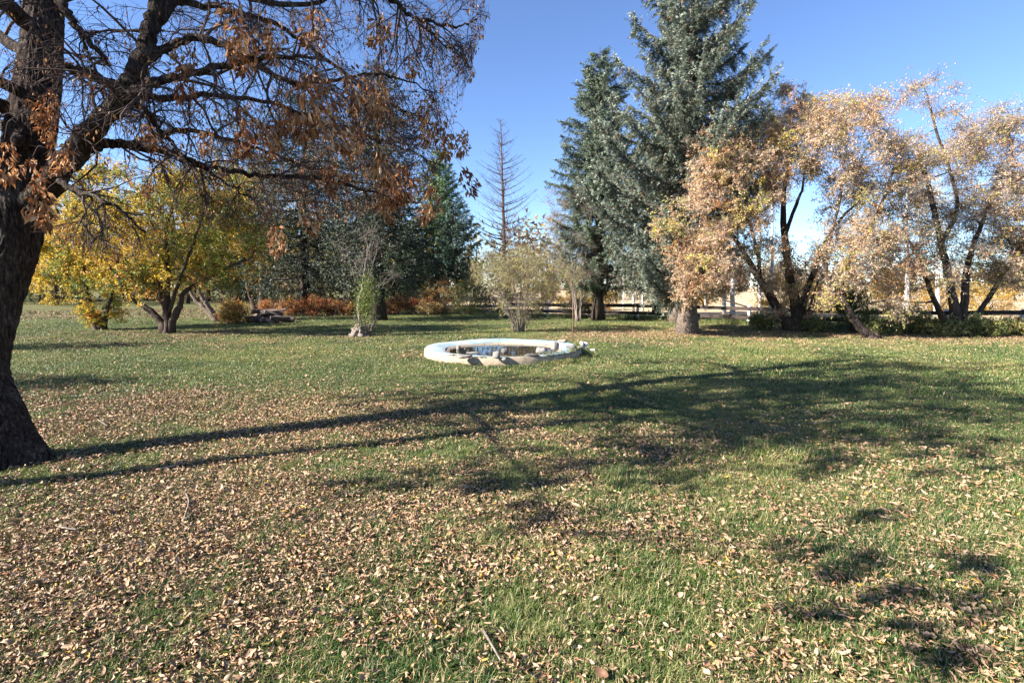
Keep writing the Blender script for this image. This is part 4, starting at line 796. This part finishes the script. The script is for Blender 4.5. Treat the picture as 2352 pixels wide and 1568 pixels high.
c = ramp(n, l, h2, [(.38, (.20, .32, .42)), (.52, (.30, .39, .43)), (.66, (.40, .41, .41))]); c = mix(n, l, c, (.27, .215, .16), ramp(n, l, h, [(.5, 0.), (.62, .8)]))
c = mix(n, l, c, (.25, .22, .2), ramp(n, l, noise(n, l, co, 24, 6, .8), [(.58, 0.), (.7, .75)]))
l.new(c, p.inputs['Base Color']); p.inputs['Roughness'].default_value = .7; bump(n, l, h, .3, .01, p)
V, Q = lathe([(PR + .02, -.1), (PR + .01, .06), (PR, .165), (PR - .012, .18)]); mb = MB(); mb.add(V, None, Q); mb.build('outer_wall', cm, pool)
V, Q = lathe([(PR - .012, .182), (PR - .04, .192), (PR - .2, .178), (PR - .38, .15), (PR - .46, .128)]); mb = MB(); mb.add(V, None, Q); mb.build('rim', bm_, pool)
V, Q = lathe([(PR - .46, .128), (PR - .52, .11), (PR - .58, .085), (PR - .66, .03), (PR - 1.0, -.12), (.05, -.2)]); mb = MB(); mb.add(V, None, Q); mb.build('basin', cm, pool)
wm, n, l, p = newmat('pond_water'); p.inputs['Base Color'].default_value = (.02, .016, .01, 1); p.inputs['Roughness'].default_value = .03; p.inputs['IOR'].default_value = 1.33; p.inputs['Specular IOR Level'].default_value = .5
p.inputs['Transmission Weight'].default_value = .25; bump(n, l, noise(n, l, mapping(n, l), 5, 2), .02, .02, p)
ring = np.array([[POOL[0] + math.cos(a) * (PR - .55), POOL[1] + math.sin(a) * (PR - .55), .095] for a in np.arange(64) * 6.2832 / 64]); mb = MB()
mb.add(np.vstack([ring, [POOL[0], POOL[1], .095]]), [[64, j, (j + 1) % 64] for j in range(64)]); w_ = mb.build('water', wm, kind='structure')
# leaves blown onto the rim and the water
k = 70; aa = rng.random(k) * 6.28; rr = rng.uniform(PR - 1.0, PR - .05, k); zz = np.interp(rr, [PR - .55, PR - .46, PR - .2, PR - .05], [.098, .135, .184, .198])
scatter('pool_leaves', np.stack([POOL[0] + rr * np.cos(aa), POOL[1] + rr * np.sin(aa), zz], 1), np.stack([rng.normal(0, .2, k), rng.normal(0, .2, k), rng.random(k) * 6.28], 1), rng.uniform(.03, .06, k), [bpy.data.objects.new('pool_leaf_shape', q) for q in CUR], 'dry leaves lying on the pool rim and water')
# stones, each its own
sm_ = []
for k, (c1, c2) in enumerate((((.10, .088, .078), (.24, .21, .185)), ((.15, .11, .09), (.30, .23, .195)), ((.12, .11, .10), (.25, .235, .21)), ((.05, .046, .045), (.14, .13, .125)))):
    m, n, l, p = newmat('stone'); h = noise(n, l, mapping(n, l), 9, 7, .7); l.new(ramp(n, l, h, [(.3, c1), (.7, c2)]), p.inputs['Base Color']); p.inputs['Roughness'].default_value = .85; bump(n, l, h, .5, .02, p); sm_.append(m)
def stone(label, u, v, z, sx, sy, sz, mat, rz=0., seed=0, blocky=.6, tilt=0., name='stone'):
    r = ray(u, v); p0 = np.array([0, 0, CAMH]) + r * ((z - CAMH) / r[2]); rs = np.random.default_rng(seed); sx, sy, sz = sx * .66, sy * .7, sz * .62; nl, na = 9, 14; V = []; ph = rs.random(9) * 6.28
    for i in range(nl + 1):
        la = -math.pi / 2 + math.pi * i / nl
        for j in range(na):
            lo = 6.2832 * j / na; q = np.array([math.cos(la) * math.cos(lo), math.cos(la) * math.sin(lo), math.sin(la)]); q = np.sign(q) * np.abs(q) ** blocky
            q = q * (1 + .12 * math.sin(3 * q[0] + ph[0]) + .1 * math.sin(4 * q[1] + 2 * q[2] + ph[1]) + .07 * math.sin(7 * q[0] - 5 * q[1] + ph[2])); V.append(q * [sx, sy, sz])
    V = np.array(V); Qs = [[i * na + j, i * na + (j + 1) % na, (i + 1) * na + (j + 1) % na, (i + 1) * na + j] for i in range(nl) for j in range(na)]
    mb = MB(); mb.add(V, None, Qs); o = mb.build(name, sm_[mat]); o.location = [float(p0[0]), float(p0[1]), float(z)]; o.rotation_euler = (tilt, 0, rz); return tag(o, label, 'stone', 'stones round the pool')
ST = [('flat grey stone slab on the near left of the pool rim', 1068, 818, .2, .22, .14, .055, 0, .1), ('thin pale slab behind the flat slabs', 1086, 810, .16, .26, .12, .025, 2, .2),
      ('pale round stone standing on the near rim', 1140, 815, .24, .12, .1, .12, 2, 0), ('small white round stone on the near rim', 1158, 825, .22, .07, .06, .065, 2, 0), ('dark upright stone beside the pale round stone', 1160, 806, .22, .11, .09, .12, 3, .4),
      ('long low dark slab on the near right rim', 1222, 816, .2, .2, .11, .05, 3, .05), ('pale blocky stone standing above the near right rim', 1243, 804, .24, .15, .1, .10, 2, -.2),
      ('large pinkish stone leaning on the right rim', 1275, 795, .28, .15, .13, .14, 1, .3), ('flat brown stone resting on the pinkish stone', 1292, 783, .36, .15, .12, .06, 1, -.4), ('dark grey slab at the right end of the rim', 1312, 797, .26, .17, .14, .075, 3, -.35), ('wedge of dark stone near the rod', 1330, 800, .2, .11, .1, .07, 0, .6),
      ('small standing stone in the water at the left', 1053, 800, .12, .09, .08, .10, 0, 0)]
for k, (lab, u, v, z, a, b_, c_, mt, rz) in enumerate(ST): stone(lab, u, v, z, a, b_, c_, mt, rz, k + 1, .62 if k not in (3, 4) else .95)
# rod and broken ornament
rm, n, l, p = newmat('rusty_steel'); h = noise(n, l, mapping(n, l), 30, 4); l.new(ramp(n, l, h, [(.3, (.05, .025, .018)), (.7, (.17, .085, .05))]), p.inputs['Base Color']); p.inputs['Roughness'].default_value = .8
b = G(1315, 806); rod = thing('metal_rod', 'thin rusty rod standing upright at the right side of the pool', 'rod', b)
mb = MB(); mb.tube([b + [0, 0, -.05], b + [.005, 0, .7], b + [-.01, 0, 1.36]], [.014, .013, .012], 8); mb.build('shaft', rm, rod)
mb = MB(); mb.tube([b + [0, 0, .62], b + [.003, 0, .65]], [.018, .018], 8); mb.build('collar', rm, rod)
b = G(1338, 806); orn = thing('broken_ornament', 'broken white painted ornament lying beside the thin rod', 'ornament', b)
for (a, e, hw, hh, nm, mt) in ((b + [-.09, 0, .0], b + [.0, .02, .22], .10, .025, 'panel', pm), (b + [.02, 0, .0], b + [.1, .03, .2], .07, .02, 'panel', pm), (b + [.04, .06, .02], b + [.3, -.05, .03], .02, .02, 'stick', pm), (b + [.0, .1, .0], b + [.02, .11, .16], .06, .06, 'core', fm)):
    mb = MB(); box(mb, a, e, hw, hh); mb.build(nm, mt, orn, False)
# grass grown over the near right side of the pool
k = 420; aa = rng.uniform(-2.2, .5, k); rr = PR + rng.uniform(-.10, .28, k); x = POOL[0] + rr * np.cos(aa); y = POOL[1] + rr * np.sin(aa); z = np.where(rr < PR, .16, gz(x, y))
scatter('pool_grass', np.stack([x, y, z], 1), np.stack([0 * x, 0 * x, rng.random(k) * 6.28], 1), rng.uniform(.3, .6, k) * np.where(aa > -1.2, 1.0, .55), [tuft('pool_tuft', 24, .1, .26, .010, .8, s + 90) for s in range(3)], 'unmown grass grown up against the near side of the pool')
# ------------------------------------------------------------------ log pile
lm, n, l, p = newmat('log_bark'); h = noise(n, l, mapping(n, l, (.4, 1, 1)), 16, 6, .7); l.new(ramp(n, l, h, [(.3, (.03, .02, .017)), (.7, (.14, .10, .085))]), p.inputs['Base Color']); p.inputs['Roughness'].default_value = .9; bump(n, l, h, .8, .02, p)
em, n, l, p = newmat('log_end'); h = noise(n, l, mapping(n, l), 14, 4); l.new(ramp(n, l, h, [(.3, (.16, .12, .1)), (.7, (.36, .3, .26))]), p.inputs['Base Color']); p.inputs['Roughness'].default_value = .9
LOGS = [(560, 740, .07, 1.0, .07, .1, 'thin log at the far left of the pile'), (583, 742, .08, .8, .08, -.15, 'log lying low at the left front of the pile'), (602, 741, .1, 1.0, .10, .05, 'thick log in the middle of the front row'), (630, 740, .1, .9, .10, -.1, 'second thick log right of the middle front'), (652, 739, .11, .85, .11, .12, 'stout log at the right end of the pile'),
        (596, 733, .22, 1.1, .08, .2, 'log on the second layer at the left'), (622, 732, .25, 1.1, .09, -.15, 'log on the second layer in the middle'), (644, 733, .24, .8, .08, .3, 'log on the second layer at the right'), (600, 724, .38, .9, .08, -.25, 'log on the third layer at the left'), (625, 724, .4, .9, .08, .12, 'log on the third layer at the right'),
        (606, 717, .52, 1.1, .055, .06, 'slim pole lying on top at the left'), (628, 716, .55, 1.2, .05, -.06, 'slim pole lying on top pointing right'), (610, 738, .14, 1.2, .09, 1.1, 'log lying crosswise through the pile'), (590, 714, .56, .5, .05, .5, 'short stick topping the pile')]
c0 = G(607, 742)
for k, (u, v, z, L, r, a, lab) in enumerate(LOGS):
    q = P(u, v, c0[1] + rng.uniform(-.2, .3)); q[2] = gz(q[0], q[1]) + z; r *= 1.15; a = a * 2.2; o = thing('log', lab, 'log', q, 'logs in the pile')
    dv = np.array([math.cos(a), math.sin(a), rng.normal(0, .09)]); c = q + dv * np.linspace(-L / 2, L / 2, 7)[:, None] + rng.normal(0, .008, (7, 3)); ph = rng.random() * 6
    mb = MB(); mb.tube(c, [r * rng.uniform(.93, 1.07) for _ in range(7)], 12, cap=False, wob=lambda s, th, p: 1 + .06 * np.sin(3 * th + ph + 3 * s) + .04 * np.sin(7 * th)); mb.build('bark', lm, o)
    for e, sg in ((c[0], -1), (c[-1], 1)): mb = MB(); mb.tube([e - dv * .01 * sg, e + dv * .004 * sg], [r * .97, r * .95], 12); mb.build('cut_end', em, o, False)
# fallen twigs on the lawn
for k, (pa, lab) in enumerate((([(225, 968), (240, 980), (248, 987)], 'short pale twig on the lawn near the maple trunk'), ([(365, 1085), (400, 1080), (432, 1072)], 'pale stick lying in the trunk shadow'), ([(425, 1140), (435, 1170), (425, 1215), (455, 1190)], 'forked dry twig among the leaves at left'), ([(130, 1222), (155, 1232), (180, 1238)], 'grey stick among the leaves far left'),
                              ([(1110, 1465), (1128, 1500), (1150, 1545)], 'dry stalk standing among leaves at the bottom middle'))):
    q = [G(*a) + [0, 0, .035 + .01 * i] for i, a in enumerate(pa)]; mb = MB(); mb.tube(curve(q, 4), np.linspace(.007, .004, 4 * (len(q) - 1) + 1), 6); tag(mb.build('fallen_twig', M['silver']), lab, 'twig', 'twigs fallen on the lawn')
